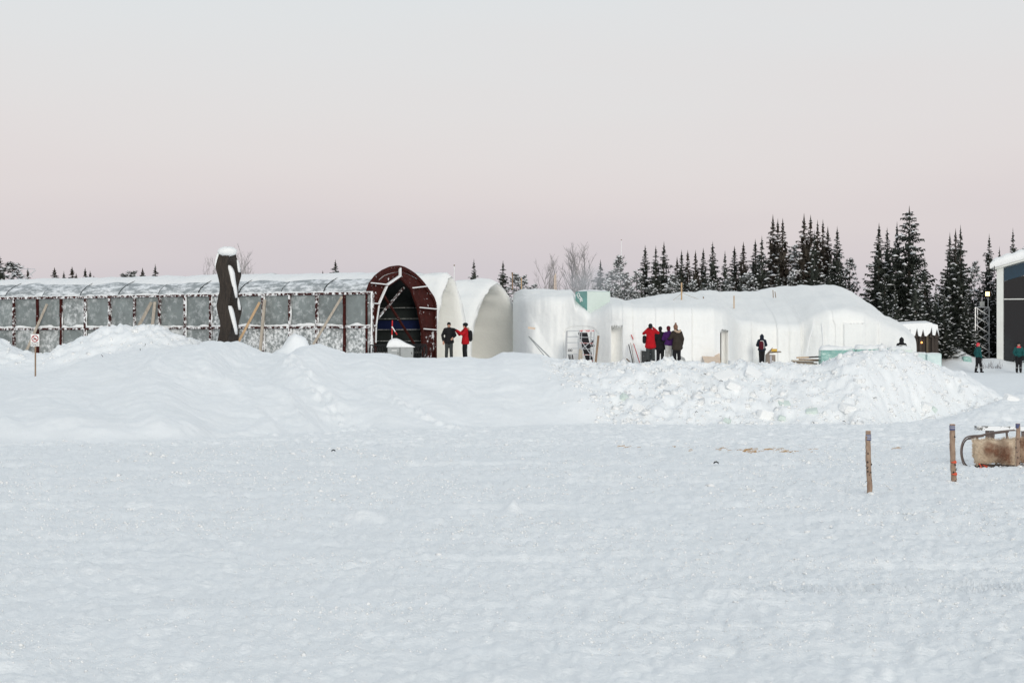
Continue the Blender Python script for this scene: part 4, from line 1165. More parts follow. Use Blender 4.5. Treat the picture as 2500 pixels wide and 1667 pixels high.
def blob(name, prims, voxel, m, parent, scale=1.0, smooth=2):
    mb = MB()
    for p in prims:
        if p[0] == 'c': cap_into(mb, *p[1:])
        else: mb.ell(p[1], p[2], 14, 10, p[3] if len(p) > 3 else None)
    me = bpy.data.meshes.new(name)
    me.from_pydata(mb.v, [], mb.f); me.update()
    bm = bmesh.new(); bm.from_mesh(me); bmesh.ops.recalc_face_normals(bm, faces=bm.faces); bm.to_mesh(me); bm.free()
    o = bpy.data.objects.new(name, me); COL.objects.link(o)
    md = o.modifiers.new('r', 'REMESH'); md.mode = 'VOXEL'; md.voxel_size = voxel; md.use_smooth_shade = True
    if smooth:
        ms = o.modifiers.new('s', 'SMOOTH'); ms.factor = 0.5; ms.iterations = smooth
    dg = bpy.context.evaluated_depsgraph_get()
    out = bpy.data.meshes.new_from_object(o.evaluated_get(dg))
    bpy.data.objects.remove(o); bpy.data.meshes.remove(me)
    out.name = name
    out.materials.clear(); out.materials.append(m)
    r = bpy.data.objects.new(name, out)
    if parent is not None:
        ORG[r.name] = Vector((0, 0, 0))
        COL.objects.link(r); r.parent = parent
    return r
def fab(name, c, r=0.8): return mat(name, c, r, spec=0.2, var=0.22, vscale=9, bump=0.012, bscale=22)
SKIN = mat('skin', (0.52, 0.30, 0.22), 0.55, var=0.08, vscale=12)
CL = {'black': fab('black cloth', (0.012, 0.012, 0.014)), 'red': fab('red padded cloth', (0.40, 0.006, 0.012)), 'grey': fab('charcoal cloth', (0.045, 0.05, 0.05)), 'navy': fab('navy cloth', (0.012, 0.018, 0.03)),
      'purple': fab('purple cloth', (0.055, 0.012, 0.10)), 'olive': fab('dark olive brown cloth', (0.035, 0.028, 0.022)), 'ltgrey': fab('light grey cloth', (0.45, 0.45, 0.44)), 'teal': fab('teal cloth', (0.010, 0.075, 0.075)),
      'fur': fab('beige fur', (0.45, 0.34, 0.25)), 'brown': fab('brown knit', (0.20, 0.11, 0.075)), 'pink': fab('coral red knit', (0.60, 0.06, 0.08)), 'maroon': fab('dark maroon cloth', (0.08, 0.008, 0.015)), 'hair': fab('dark hair', (0.02, 0.014, 0.012)),
      'reflect': mat('reflective band', (0.7, 0.7, 0.68), 0.4)}
# one gloved hand with palm and five unequal bent fingers, fingers along +y, thumb towards +x
def hand_mesh():
    pr = [('e', (0, 0.045, 0), (0.042, 0.055, 0.018)), ('c', (0, -0.03, 0), (0, 0.03, 0), 0.032, 0.034)]
    for fx, L in ((-0.033, 0.060), (-0.011, 0.078), (0.011, 0.082), (0.032, 0.072)):
        a = Vector((fx, 0.085, 0)); b = a + Vector((fx * 0.1, L * 0.5, -0.010)); c = b + Vector((0, L * 0.42, -0.030))
        pr += [('c', a, b, 0.0105, 0.0100), ('c', b, c, 0.0100, 0.0090)]
    pr += [('c', (0.036, 0.025, -0.004), (0.064, 0.062, -0.016), 0.0125, 0.0115), ('c', (0.064, 0.062, -0.016), (0.066, 0.090, -0.026), 0.0115, 0.0100)]
    return blob('hand', pr, 0.0055, None, None, smooth=1).data
HAND = hand_mesh()
def put_hand(root, m, wrist, elbow, right, s):
    me = HAND.copy(); me.materials.clear(); me.materials.append(m)
    o = bpy.data.objects.new('glove' if m is not SKIN else 'hand', me)
    ORG[o.name] = Vector((0, 0, 0)); COL.objects.link(o); o.parent = root
    d = (Vector(wrist) - Vector(elbow)).normalized()
    q = d.to_track_quat('Y', 'Z')
    o.rotation_mode = 'QUATERNION'; o.rotation_quaternion = q
    o.location = Vector(wrist) + d * 0.02
    k = 1.05
    o.scale = (-k if right else k, k, k)
    return o
def person(label, px, d, rotz, H, coat, hem, legs, hat, arms, feet=((-0.11, 0.0), (0.11, 0.0)), gloves=True, hat_kind='beanie', hood=None, zoff=0.0, py=None, boots='black', tops=None, lean=0.0, extra=(), grp=None, tilt=0.0):
    x = PX(px, d); g = gz(x, d) + zoff
    root = thing('person', label, 'person', (x, d, g), grp, rotz=rotz if rotz else 1e-5)
    s = H / 1.75
    root.scale = (s, s, s)
    S = lambda sx: (sx * 0.185, 0, 1.41)
    sh = {1: Vector((0.185, lean, 1.41)), -1: Vector((-0.185, lean, 1.41))}
    el = {1: Vector(arms[1][0]), -1: Vector(arms[0][0])}; wr = {1: Vector(arms[1][1]), -1: Vector(arms[0][1])}
    hp = {1: Vector((0.09, 0, 0.90)), -1: Vector((-0.09, 0, 0.90))}
    ft = {-1: Vector((feet[0][0], feet[0][1], 0.0)), 1: Vector((feet[1][0], feet[1][1], 0.0))}
    kn = {q: (hp[q] + ft[q]) / 2 + Vector((0.0, 0.03, 0.03)) for q in (1, -1)}
    hc = Vector((tilt, lean * 1.2 + 0.01, 1.625))
    # body: one continuous skin surface
    pr = [('e', hc, (0.078, 0.098, 0.118)), ('c', hc + Vector((0, 0.045, -0.075)), hc + Vector((0, 0.03, -0.06)), 0.048, 0.052), ('c', hc + Vector((0, 0.095, -0.005)), hc + Vector((0, 0.112, -0.030)), 0.012, 0.018),
          ('e', hc + Vector((0.08, 0, -0.01)), (0.012, 0.022, 0.032)), ('e', hc + Vector((-0.08, 0, -0.01)), (0.012, 0.022, 0.032)),
          ('c', (0, lean, 1.40), hc + Vector((0, -0.01, -0.08)), 0.060, 0.055), ('c', (0, lean * 0.9, 1.34), (0, 0, 1.0), 0.135, 0.13, 12, 0.75), ('c', sh[-1] * 0.8 + Vector((0, 0, 0.28)), sh[1] * 0.8 + Vector((0, 0, 0.28)), 0.07, 0.07)]
    for q in (1, -1):
        pr += [('c', sh[q], el[q], 0.052, 0.042), ('c', el[q], wr[q], 0.041, 0.028), ('c', hp[q], kn[q], 0.085, 0.058), ('c', kn[q], ft[q] + Vector((0, 0, 0.09)), 0.056, 0.04)]
    blob('body', pr, 0.018, SKIN, root)
    for q in (1, -1):
        MB().ell(hc + Vector((q * 0.030, 0.088, 0.012)), (0.011, 0.008, 0.007), 8, 6).build('eye', CL['hair'], root, local=True)
    MB().ell(hc + Vector((0, 0.094, -0.058)), (0.022, 0.007, 0.006), 8, 6).build('mouth', CL['maroon'], root, local=True)
    # trousers
    pr = [('c', (-0.06, 0, 0.92), (0.06, 0, 0.92), 0.135, 0.135, 12, 0.85)]
    for q in (1, -1):
        pr += [('c', hp[q] + Vector((0, 0, 0.02)), kn[q], 0.112, 0.088), ('c', kn[q], ft[q] + Vector((0, 0, 0.13)), 0.086, 0.078)]
    blob('trousers', pr, 0.022, CL[legs], root)
    for q in (1, -1):
        blob('boot', [('c', ft[q] + Vector((0, -0.02, 0.16)), ft[q] + Vector((0, -0.02, 0.06)), 0.062, 0.055), ('c', ft[q] + Vector((0, -0.05, 0.045)), ft[q] + Vector((0, 0.13, 0.04)), 0.045, 0.042)], 0.014, CL[boots], root)
    # coat
    m = CL[coat]
    pr = [('c', (0, lean * 0.95, 1.32), (0, 0, 1.02), 0.185, 0.19, 14, 0.78), ('c', sh[-1] * 0.86 + Vector((0, 0, 0.195)), sh[1] * 0.86 + Vector((0, 0, 0.195)), 0.095, 0.095, 14, 0.95),
          ('c', (0, lean, 1.44), (0, lean * 1.05, 1.49), 0.095, 0.085)]
    nh = 5
    for k in range(nh):
        z = 1.02 + (hem + 0.10 - 1.02) * k / (nh - 1)
        pr.append(('e', (0, 0, z), (0.205 + 0.012 * k, 0.165 + 0.008 * k, 0.11)))
    jc = [('c', sh[q], el[q], 0.082, 0.070) for q in (1, -1)] + [('c', el[q], wr[q] - (wr[q] - el[q]) * 0.04, 0.069, 0.054) for q in (1, -1)]
    blob('coat', pr + jc, 0.021, m, root)
    for q in (1, -1):
        put_hand(root, CL['black'] if gloves else SKIN, wr[q], el[q], q == 1, s)
    # head wear
    hm = CL[hat]
    if hat_kind == 'beanie':
        blob('hat', [('e', hc + Vector((0, -0.012, 0.045)), (0.096, 0.112, 0.098)), ('c', hc + Vector((0, -0.04, 0.0)), hc + Vector((0, -0.05, -0.02)), 0.085, 0.08)], 0.013, hm, root)
    elif hat_kind == 'pompom':
        blob('hat', [('e', hc + Vector((0, -0.012, 0.045)), (0.102, 0.114, 0.105)), ('c', hc + Vector((0, -0.04, 0.0)), hc + Vector((0, -0.05, -0.03)), 0.09, 0.085), ('e', hc + Vector((0, -0.02, 0.18)), (0.045, 0.045, 0.05))], 0.013, hm, root)
    elif hat_kind == 'fur':
        blob('hat', [('e', hc + Vector((0, -0.015, 0.055)), (0.125, 0.135, 0.10)), ('c', hc + Vector((-0.09, -0.02, -0.01)), hc + Vector((0.09, -0.02, -0.01)), 0.06, 0.06)], 0.015, hm, root)
    elif hat_kind == 'hood':
        blob('hood', [('e', hc + Vector((0, -0.025, 0.02)), (0.125, 0.125, 0.145)), ('c', hc + Vector((0, -0.02, 0.1)), hc + Vector((0, -0.06, 0.18)), 0.06, 0.02), ('c', hc + Vector((0, -0.02, -0.05)), (0, lean, 1.42), 0.115, 0.15, 14, 0.85)], 0.015, hm, root)
    if hood:
        blob('hood_trim', [('c', (-0.13, lean - 0.09, 1.50), (-0.05, lean - 0.16, 1.44), 0.05, 0.05), ('c', (-0.05, lean - 0.16, 1.44), (0.05, lean - 0.16, 1.44), 0.05, 0.05), ('c', (0.05, lean - 0.16, 1.44), (0.13, lean - 0.09, 1.50), 0.05, 0.05)], 0.014, CL[hood], root)
    for nm, prims, mm, vx in extra:
        blob(nm, prims, vx, CL[mm], root)
    return root
def wear(name, label, cat, root_p, prims, m, trims=(), vox=0.014):
    """something worn or held: a thing of its own at the wearer's place"""
    t = bpy.data.objects.new(name, None)
    ORG[t.name] = Vector((0, 0, 0)); COL.objects.link(t)
    t.location = root_p.location; t.rotation_euler = root_p.rotation_euler; t.scale = root_p.scale
    t['label'] = label; t['category'] = cat
    blob('shell' if cat == 'camera' else 'bag', prims, vox, CL[m], t)
    for nm, pp, mm in trims: blob(nm, pp, 0.012, CL[mm], t)
    return t
PI = math.pi
HANG = lambda q: ((q * 0.27, -0.02, 1.13), (q * 0.27, 0.06, 0.88))
person('man in black coat and grey trousers standing before the narrow snow tunnel', 1096, 106.0, PI, 1.73, 'black', 0.72, 'grey', 'black',
       (((-0.30, 0.02, 1.14), (-0.20, 0.20, 1.03)), ((0.31, -0.04, 1.14), (0.27, 0.06, 0.88))), feet=((-0.12, 0), (0.12, 0.02)), gloves=False)
r2 = person('person in long red coat raising a camera towards the man in black', 1136, 105.8, PI * 0.60, 1.70, 'red', 0.70, 'black', 'black',
       (((-0.24, 0.22, 1.20), (-0.12, 0.46, 1.40)), ((0.24, 0.22, 1.20), (0.10, 0.46, 1.42))), feet=((-0.09, 0.0), (0.09, 0.02)), hat_kind='fur', hood='fur')
wear('backpack', 'black backpack worn by the person in red near the snow tunnel', 'backpack', r2, [('c', (0, -0.25, 1.28), (0, -0.25, 1.0), 0.13, 0.14, 14, 0.8), ('c', (-0.12, -0.1, 1.40), (-0.12, -0.2, 1.3), 0.03, 0.03), ('c', (0.12, -0.1, 1.40), (0.12, -0.2, 1.3), 0.03, 0.03)], 'black')
wear('camera', 'small black camera held up by the person in red near the snow tunnel', 'camera', r2, [('e', (-0.01, 0.56, 1.46), (0.075, 0.035, 0.05)), ('c', (-0.01, 0.56, 1.46), (-0.01, 0.64, 1.46), 0.035, 0.03)], 'black', vox=0.008)
r3 = person('person in long red coat seen from behind taking a picture of the snow wall', 1588, 98.6, -0.1, 1.76, 'red', 0.66, 'grey', 'black',
       (((-0.30, 0.16, 1.33), (-0.10, 0.36, 1.56)), ((0.33, 0.14, 1.36), (0.10, 0.36, 1.58))), feet=((-0.13, 0.0), (0.13, 0.03)))
wear('backpack', 'dark shoulder bag at the left hip of the red-coated photographer by the wall', 'bag', r3, [('c', (-0.26, 0.02, 1.16), (-0.26, 0.02, 0.98), 0.09, 0.09, 14, 1.1)], 'black')
wear('camera', 'black camera raised by the red-coated person in front of the wall', 'camera', r3, [('e', (0.0, 0.44, 1.61), (0.08, 0.035, 0.055)), ('c', (0, 0.44, 1.61), (0, 0.54, 1.61), 0.038, 0.034)], 'black', vox=0.008)
person('person all in black half hidden behind the red-coated photographer', 1612, 99.8, -0.2, 1.66, 'black', 0.62, 'black', 'black',
       (HANG(-1), ((0.28, 0.08, 1.16), (0.20, 0.26, 1.05))), hat_kind='beanie')
person('person in purple jacket and light grey trousers huddled between two others', 1634, 99.4, 0.25, 1.68, 'purple', 0.84, 'ltgrey', 'maroon',
       (((-0.27, 0.1, 1.16), (-0.16, 0.28, 1.12)), ((0.29, 0.06, 1.18), (0.30, 0.22, 1.20))), tilt=-0.02, lean=0.05, extra=(('hat_band', [('c', (-0.06, 0.11, 1.66), (0.06, 0.11, 1.66), 0.035, 0.035)], 'pink', 0.012),))
person('person in dark olive coat with fur hood and brown pompom hat, at the group\'s right', 1653, 99.1, 0.35, 1.74, 'olive', 0.60, 'black', 'brown',
       (((-0.29, 0.06, 1.16), (-0.30, 0.24, 1.14)), HANG(1)), hat_kind='pompom', hood='fur', tilt=-0.05, lean=0.04)
r7 = person('hooded person in navy jacket seen from behind beside the grey boxes', 1860, 106.6, 0.05, 1.42, 'navy', 0.80, 'black', 'navy',
       (((-0.27, 0.10, 1.15), (-0.16, 0.30, 1.10)), ((0.28, 0.10, 1.15), (0.18, 0.30, 1.10))), hat_kind='hood', feet=((-0.08, 0), (0.08, 0.0)))
wear('backpack', 'dark red backpack with white trim worn by the hooded person at the boxes', 'backpack', r7, [('c', (-0.06, -0.24, 1.30), (-0.06, -0.25, 1.02), 0.135, 0.14, 14, 0.75)], 'maroon',
     (('trim', [('c', (-0.14, -0.33, 1.40), (0.02, -0.34, 1.40), 0.017, 0.017), ('c', (0.02, -0.34, 1.40), (0.07, -0.34, 1.28), 0.017, 0.017), ('c', (0.07, -0.34, 1.28), (0.07, -0.34, 0.96), 0.017, 0.017)], 'reflect'),))
person('person in black hood whose head and shoulders show above the ice blocks', 2201, 107.0, 0.1, 1.62, 'black', 0.70, 'black', 'black', (HANG(-1), HANG(1)), hat_kind='hood',
       extra=(('reflective_band', [('c', (-0.17, -0.165, 1.37), (0.17, -0.165, 1.37), 0.02, 0.02)], 'reflect', 0.012),))
BANDS = (('reflective_band', [('c', (-0.115, -0.02, 0.30), (-0.115, 0.05, 0.30), 0.078, 0.078, 12, 1.0)], 'reflect', 0.014), ('reflective_band', [('c', (0.115, -0.02, 0.30), (0.115, 0.05, 0.30), 0.078, 0.078, 12, 1.0)], 'reflect', 0.014))
def bands(feet):
    out = []
    for fx, fy in feet:
        out.append(('reflective_band', [('e', (fx * 0.99, fy * 0.72 + 0.01, 0.30), (0.098, 0.102, 0.020))], 'reflect', 0.012))
    return tuple(out)
f9 = ((-0.09, -0.10), (0.10, 0.16))
person('worker in teal jacket and coral cap walking left of the lattice mast', 2388, 134.0, -PI * 0.38, 1.76, 'teal', 0.88, 'black', 'pink', (((-0.27, -0.06, 1.14), (-0.25, 0.10, 0.92)), HANG(1)), feet=f9, extra=bands(f9))
f10 = ((-0.11, 0.0), (0.11, 0.02))
person('worker in teal and black suit with red collar facing the camera by the glass building', 2487, 133.5, PI, 1.80, 'teal', 0.92, 'black', 'black', (((-0.29, 0.02, 1.15), (-0.20, 0.20, 0.98)), ((0.29, 0.02, 1.15), (0.20, 0.20, 0.98))), feet=f10,
       extra=bands(f10) + (('collar', [('c', (-0.07, 0.05, 1.475), (0.07, 0.05, 1.475), 0.06, 0.06)], 'pink', 0.014),))
# ------------------------------------------------------------------ wooden sculpture
def zoomp(zx, zy, d, ox=500, oy=590, k=5.808): return P(ox + zx / k, oy + zy / k, d)
DS = 97.0
sc0 = P(556, 845, DS)
stt = thing('wooden_sculpture', 'tall dark twisted wooden sculpture topped with snow in front of the steel wall', 'sculpture', (sc0.x, DS, gz(sc0.x, DS)))
ZY = list(np.linspace(165, 1540, 46))
LX = np.interp(ZY, [165, 340, 490, 640, 760, 900, 1040, 1190, 1330, 1470, 1540], [190, 150, 185, 207, 190, 160, 185, 215, 190, 165, 160])
RX = np.interp(ZY, [165, 350, 480, 640, 780, 900, 1040, 1170, 1380, 1490, 1540], [338, 325, 350, 385, 362, 328, 350, 382, 338, 330, 330])
SX = np.interp(ZY, [160, 280, 440, 540, 625, 800, 960, 1060, 1180, 1330, 1430, 1540], [410, 445, 488, 465, 442, 452, 490, 470, 442, 456, 440, 440])
sm9 = lambda a: np.convolve(np.pad(a, 3, 'edge'), np.hanning(9)[1:-1] / np.hanning(9).sum(), 'valid')
LX, RX, SX = sm9(LX), sm9(RX), sm9(SX)
LX = LX + (LX - 186) * 0.35; SX = SX + (SX - 462) * 0.35; RX = RX + (RX - 352) * 0.2
def blade(name, A, B, dy, th, side):
    """a thick wavy plank lofted between two wavy edges"""
    vs, fcs = [], []
    for zy, a, b in zip(ZY, A, B):
        pa = zoomp(a, zy, DS); pb = zoomp(b, zy, DS)
        w = 0.05 * math.sin(zy / 105.0)
        if side == 0:
            sec = [(pa.x, DS + 0.10 + w), (pa.x * 0.3 + pb.x * 0.7, DS - 0.02 + w), (pb.x, DS - 0.06 + w), (pb.x + 0.02, DS + 0.02 + w), (pb.x - 0.05, DS + th + w), (pa.x + 0.04, DS + th + 0.08 + w)]
        else:
            sec = [(pa.x - 0.06, DS + 0.02 + w), (pb.x - 0.05, DS + dy + w), (pb.x, DS + dy + 0.06 + w), (pb.x - 0.04, DS + dy + th + w), (pa.x - 0.10, DS + th * 0.8 + w), (pa.x - 0.12, DS + 0.2 + w)]
        vs += [(x, y, pa.z) for x, y in sec]
    n = 6
    for j in range(len(ZY) - 1):
        for i in range(n):
            fcs.append((j * n + i, (j + 1) * n + i, (j + 1) * n + (i + 1) % n, j * n + (i + 1) % n))
    fcs.append(tuple(range(n))); fcs.append(tuple((len(ZY) - 1) * n + i for i in range(n))[::-1])
    return mesh_obj(name, vs, fcs, M['statue'], stt, smooth=False)
blade('front_blade', LX, RX, 0, 0.42, 0)
blade('side_blade', RX, SX, 0.85, 0.30, 1)
def snow_patch(pts, th=0.06, dy=-0.06):
    """tongue of snow lying on a slanting ledge: left and right edges given row by row"""
    vs, fcs = [], []
    for i, (zy, a, b) in enumerate(pts):
        u = 0.15 + 0.85 * math.sin(math.pi * (i + 0.5) / len(pts)) ** 0.5
        pa, pb = zoomp(a, zy, DS), zoomp(b, zy, DS)
        fy = DS + dy
        pm = (pa.x + pb.x) / 2
        vs += [(pa.x, fy + 0.05, pa.z), (pa.x * 0.7 + pb.x * 0.3, fy - th * u + 0.03, pa.z), (pm * 0.4 + pb.x * 0.6, fy - th * u * 0.5 + 0.10, pa.z), (pb.x, fy + 0.26, pa.z), (pm, fy + 0.40, pa.z)]
    n = 5
    for j in range(len(pts) - 1):
        for i in range(n): fcs.append((j * n + i, (j + 1) * n + i, (j + 1) * n + (i + 1) % n, j * n + (i + 1) % n))
    fcs.append(tuple(range(n))); fcs.append(tuple((len(pts) - 1) * n + i for i in range(n))[::-1])
    return mesh_obj('ledge_snow', vs, fcs, M['snow_fresh'], stt, smooth=True)
snow_patch([(335, 330, 360), (380, 322, 395), (440, 338, 418), (500, 352, 424), (560, 362, 432), (610, 378, 440), (650, 400, 448), (720, 415, 455), (795, 432, 456)])
snow_patch([(908, 330, 372), (950, 332, 395), (1010, 345, 412), (1070, 360, 424), (1130, 376, 436), (1180, 392, 446), (1240, 412, 456), (1315, 432, 456)])
snow_patch([(255, 440, 458), (320, 445, 472), (380, 452, 486), (430, 462, 490)], 0.05, 0.24)
snow_patch([(790, 455, 462), (850, 450, 478), (910, 456, 490), (965, 466, 492)], 0.05, 0.24)
cb = zoomp(310, 130, DS)
MB().ell((cb.x, DS + 0.22, cb.z - 0.02), (0.44, 0.38, 0.215), 16, 10, None, 0.05, random.Random(4)).build('snow_cap', M['snow_fresh'], stt, smooth=True)
mb = MB().tube([zoomp(a, b, DS + 0.12) for a, b in ((188, 170), (165, 250), (148, 330), (156, 380))], [0.05, 0.04, 0.035, 0.01], 8); mb.build('edge_snow', M['snow_fresh'], stt, smooth=True)
fb = zoomp(420, 1460, DS)
MB().ell((fb.x, DS + 0.1, gz(fb.x, DS)), (0.5, 0.5, 0.25), 14, 8).build('foot_snow', M['snow_fresh'], stt, smooth=True)

# ------------------------------------------------------------------ warning sign
DG = 88.0
sp_ = P(86, 914, DG); g = gz(sp_.x, DG)
sg = thing('warning_sign', 'white no-snowmobiles sign with red ring on a thin wooden stake', 'sign', (sp_.x, DG, g))
pc = P(85.5, 830.5, DG)
MB().beam((sp_.x, DG + 0.03, g - 0.25), (pc.x + 0.01, DG + 0.03, pc.z + 0.15), 0.055, 0.04, up=(0, 1, 0)).build('stake', M['wood_brown'], sg)
pw, ph = 0.335, 0.475
plate = MB().box((pc.x, DG - 0.005, pc.z), (pw, 0.012, ph)).build('plate', M['white'], sg)
def ring(c, r0, r1, y, th, n=36):
    vs, fcs = [], []
    for k in range(n):
        a = 2 * math.pi * k / n
        for r, yy in ((r0, y), (r1, y), (r1, y + th), (r0, y + th)): vs.append((c[0] + r * math.cos(a), yy, c[1] + r * math.sin(a)))
    for k in range(n):
        for q in range(4):
            fcs.append((k * 4 + q, k * 4 + (q + 1) % 4, ((k + 1) % n) * 4 + (q + 1) % 4, ((k + 1) % n) * 4 + q))
    return vs, fcs
cz = pc.z + 0.065
RS = mat('sign red', (0.36, 0.008, 0.014), 0.5); BK = mat('sign black', (0.015, 0.014, 0.015), 0.6)
v_, f_ = ring((pc.x, cz), 0.105, 0.135, DG - 0.016, 0.004); mesh_obj('ring', v_, f_, RS, plate)
MB().beam((pc.x - 0.082, DG - 0.020, cz + 0.082), (pc.x + 0.082, DG - 0.020, cz - 0.082), 0.026, 0.003, up=(0, 1, 0)).build('slash', RS, plate)
sn = [(-0.07, -0.030), (0.055, -0.030), (0.075, -0.012), (0.05, 0.0), (0.03, 0.022), (0.005, 0.034), (-0.012, 0.028), (-0.02, 0.004), (-0.06, 0.0), (-0.075, -0.014)]
MB().prism([(pc.x + a, DG - 0.0165, cz + b - 0.012) for a, b in sn], (0, 0.004, 0)).build('snowmobile_symbol', BK, plate)
def text(body, x, y, z, size, m, parent, name='lettering', rot=(math.pi / 2, 0, 0)):
    cu = bpy.data.curves.new(name, 'FONT'); cu.body = body; cu.size = size; cu.align_x = 'CENTER'; cu.extrude = 0.001
    t = bpy.data.objects.new('tmp', cu); COL.objects.link(t)
    me = bpy.data.meshes.new_from_object(t.evaluated_get(bpy.context.evaluated_depsgraph_get()))
    bpy.data.objects.remove(t); bpy.data.curves.remove(cu)
    me.name = name; me.materials.clear(); me.materials.append(m)
    o = bpy.data.objects.new(name, me); COL.objects.link(o)
    ORG[o.name] = ORG[parent.name] if parent else Vector((0, 0, 0))
    o.location = Vector((x, y, z)) - ORG[o.name]; o.rotation_euler = rot; o.parent = parent
    return o
text('SKOTER', pc.x, DG - 0.016, pc.z - 0.135, 0.078, BK, plate)
text('FÖRBUD', pc.x, DG - 0.016, pc.z - 0.213, 0.078, BK, plate)

# ------------------------------------------------------------------ things in the tunnel mouth
DC = 104.0
cb0 = P(945, 876, DC); g = gz(cb0.x, DC)
for px0, px1, lab in ((946, 976, 'left grey metal cabinet with a label strip before the dark red arch'), (977, 1009, 'right grey metal cabinet beside the thick coil of cable before the arch')):
    x0, x1 = PX(px0, DC), PX(px1, DC); zt_ = PZ(848, DC); cx = (x0 + x1) / 2
    t = thing('metal_cabinet', lab, 'cabinet', (cx, DC, g), 'grey cabinets before the red arch')
    MB().box((cx, DC + 0.25, (g - 0.15 + zt_) / 2), (x1 - x0 - 0.01, 0.5, zt_ - g + 0.15)).build('case', M['grey_cab'], t)
    dr = MB().box((cx, DC - 0.012, (g + zt_) / 2 + 0.02), (x1 - x0 - 0.07, 0.02, zt_ - g - 0.08)).build('door', M['grey_cab'], t)
    MB().box((x1 - 0.08, DC - 0.035, (g + zt_) / 2), (0.02, 0.03, 0.09)).build('handle', M['black'], dr)
    if px0 == 946: MB().box((cx + 0.03, DC - 0.026, zt_ - 0.14), (0.24, 0.006, 0.035)).build('label_strip', M['white'], dr)
vs, fcs = [], []
n = 22
for k in range(n + 1):
    u = k / n; px = 944 + (1013 - 944) * u; xx = PX(px, DC)
    top = np.interp(u, [0, 0.06, 0.2, 0.35, 0.5, 0.7, 0.9, 1.0], [845, 832, 826, 825.5, 830, 838, 843, 847.5])
    for yy, hh in ((-0.06, 0), (-0.07, 0.35), (0.02, 0.85), (0.25, 1.0), (0.5, 0.8), (0.56, 0)):
        vs.append((xx, DC + yy, PZ(848, DC) + 0.003 + (PZ(top, DC) - PZ(848, DC)) * hh))
for k in range(n):
    for q in range(6): fcs.append((k * 6 + q, k * 6 + (q + 1) % 6, (k + 1) * 6 + (q + 1) % 6, (k + 1) * 6 + q))
fcs += [tuple(range(6))[::-1], tuple(n * 6 + q for q in range(6))]
mesh_obj('snow_mound', vs, fcs, M['snow_fresh'], None, smooth=True, label='mound of snow lying across the two grey cabinets', cat='snow')
def coil(px, d, nring, r0, lab, wdt):
    x = PX(px, d); g = gz(x, d)
    t = thing('cable_coil', lab, 'cable', (x, d, g), 'coils of black cable at the red arch')
    rr = random.Random(int(px))
    for k in range(nring):
        ox = (k / (nring - 1) - 0.5) * wdt
        R0 = r0 * rr.uniform(0.9, 1.05); tl = rr.uniform(-0.25, 0.25)
        pts = [(x + ox + tl * 0.2 * math.sin(a) + 0.12 * math.cos(a), d + 0.15 * math.cos(a), g + r0 + R0 * math.sin(a)) for a in [2 * math.pi * q / 20 for q in range(21)]]
        MB().tube(pts, 0.020, 6).build('loop', M['black'], t, smooth=True)
    MB().tube([(x - wdt * 0.65, d + 0.02, g + 2 * r0 + 0.02), (x + wdt * 0.65, d + 0.02, g + 2 * r0 + 0.02)], 0.025, 6).build('bar', M['black'], t)
    for q in (-1, 1): MB().tube([(x + q * wdt * 0.65, d + 0.05, g - 0.1), (x + q * wdt * 0.65, d + 0.02, g + 2 * r0 + 0.04)], 0.02, 6).build('leg', M['black'], t)
coil(925, 104.2, 6, 0.31, 'coil of black cable between the steel wall and the grey cabinets', 0.62)
coil(1023, 104.2, 7, 0.33, 'thick coil of black cable right of the grey cabinets', 0.5)
t = thing('marker_pole', 'red and white striped marker pole with a slanting arm behind the cabinets', 'pole', (PX(957, 104.6), 104.6, g))
for (a, b), m in zip((((957, 828), (957, 818)), ((957, 818), (957.2, 800)), ((957.2, 800), (957.5, 797)), ((957.5, 797), (958, 782))), ('white', 'red', 'white', 'red')):
    MB().tube([P(*a, 104.7), P(*b, 104.7)], 0.03, 7).build('segment', M[m], t)
MB().tube([P(957, 828, 104.7), P(956.8, 876, 104.7)], 0.03, 7).build('segment', M['white'], t)
arm = MB().tube([P(958.2, 799, 104.66), P(965, 810, 104.66)], 0.025, 7).build('arm', M['white'], t)
MB().tube([P(965, 810, 104.66), P(969.5, 817, 104.66)], 0.03, 7).build('arm_tip', M['red'], arm)

# ------------------------------------------------------------------ against the snow hall
def wall_y(px):
    """front of the snow hall at that photo column"""
    return float(np.interp(px, sp, [s[1] for s in ST]))
# scaffold
DSC = 103.6
x0, x1 = PX(1383, DSC), PX(1451, DSC); g = gz((x0 + x1) / 2, DSC) 
zt_ = PZ(808, DSC)
t = thing('scaffold_tower', 'small aluminium scaffold tower with diagonal braces standing at the snow wall', 'scaffold', ((x0 + x1) / 2, DSC, g))
dep = 0.75
xm = x0 + (x1 - x0) * 0.47
skew = 0.06
for xx, yy in ((x0, 0), (x1, 0), (xm, 0), (x0 + 0.05, dep), (x1 - 0.12, dep), (xm + 0.12, dep)):
    MB().tube([(xx - skew, DSC + yy, g - 0.12), (xx, DSC + yy, zt_)], 0.026, 7).build('upright', M['alu'], t)
for k in range(6):
    zz = g + 0.08 + (zt_ - g - 0.08) * k / 5
    MB().tube([(x0 - skew * (1 - k / 5), DSC, zz), (xm - skew * (1 - k / 5), DSC, zz + 0.01)], 0.02, 6).build('rung', M['alu'], t)
    MB().tube([(xm - skew * (1 - k / 5), DSC, zz - 0.01), (x1 - skew * (1 - k / 5), DSC, zz - 0.03)], 0.02, 6).build('rung', M['pinkpaint'] if k in (0, 1, 3, 5) else M['alu'], t)
MB().box(((xm + x1) / 2, DSC + dep / 2, zt_ + 0.02), (x1 - xm, dep, 0.05)).build('deck', M['pinkpaint'], t)
MB().tube([(xm, DSC - 0.03, zt_ - 0.35), (x1 - 0.1, DSC - 0.03, g + 0.25)], 0.022, 6).build('brace', M['alu'], t)
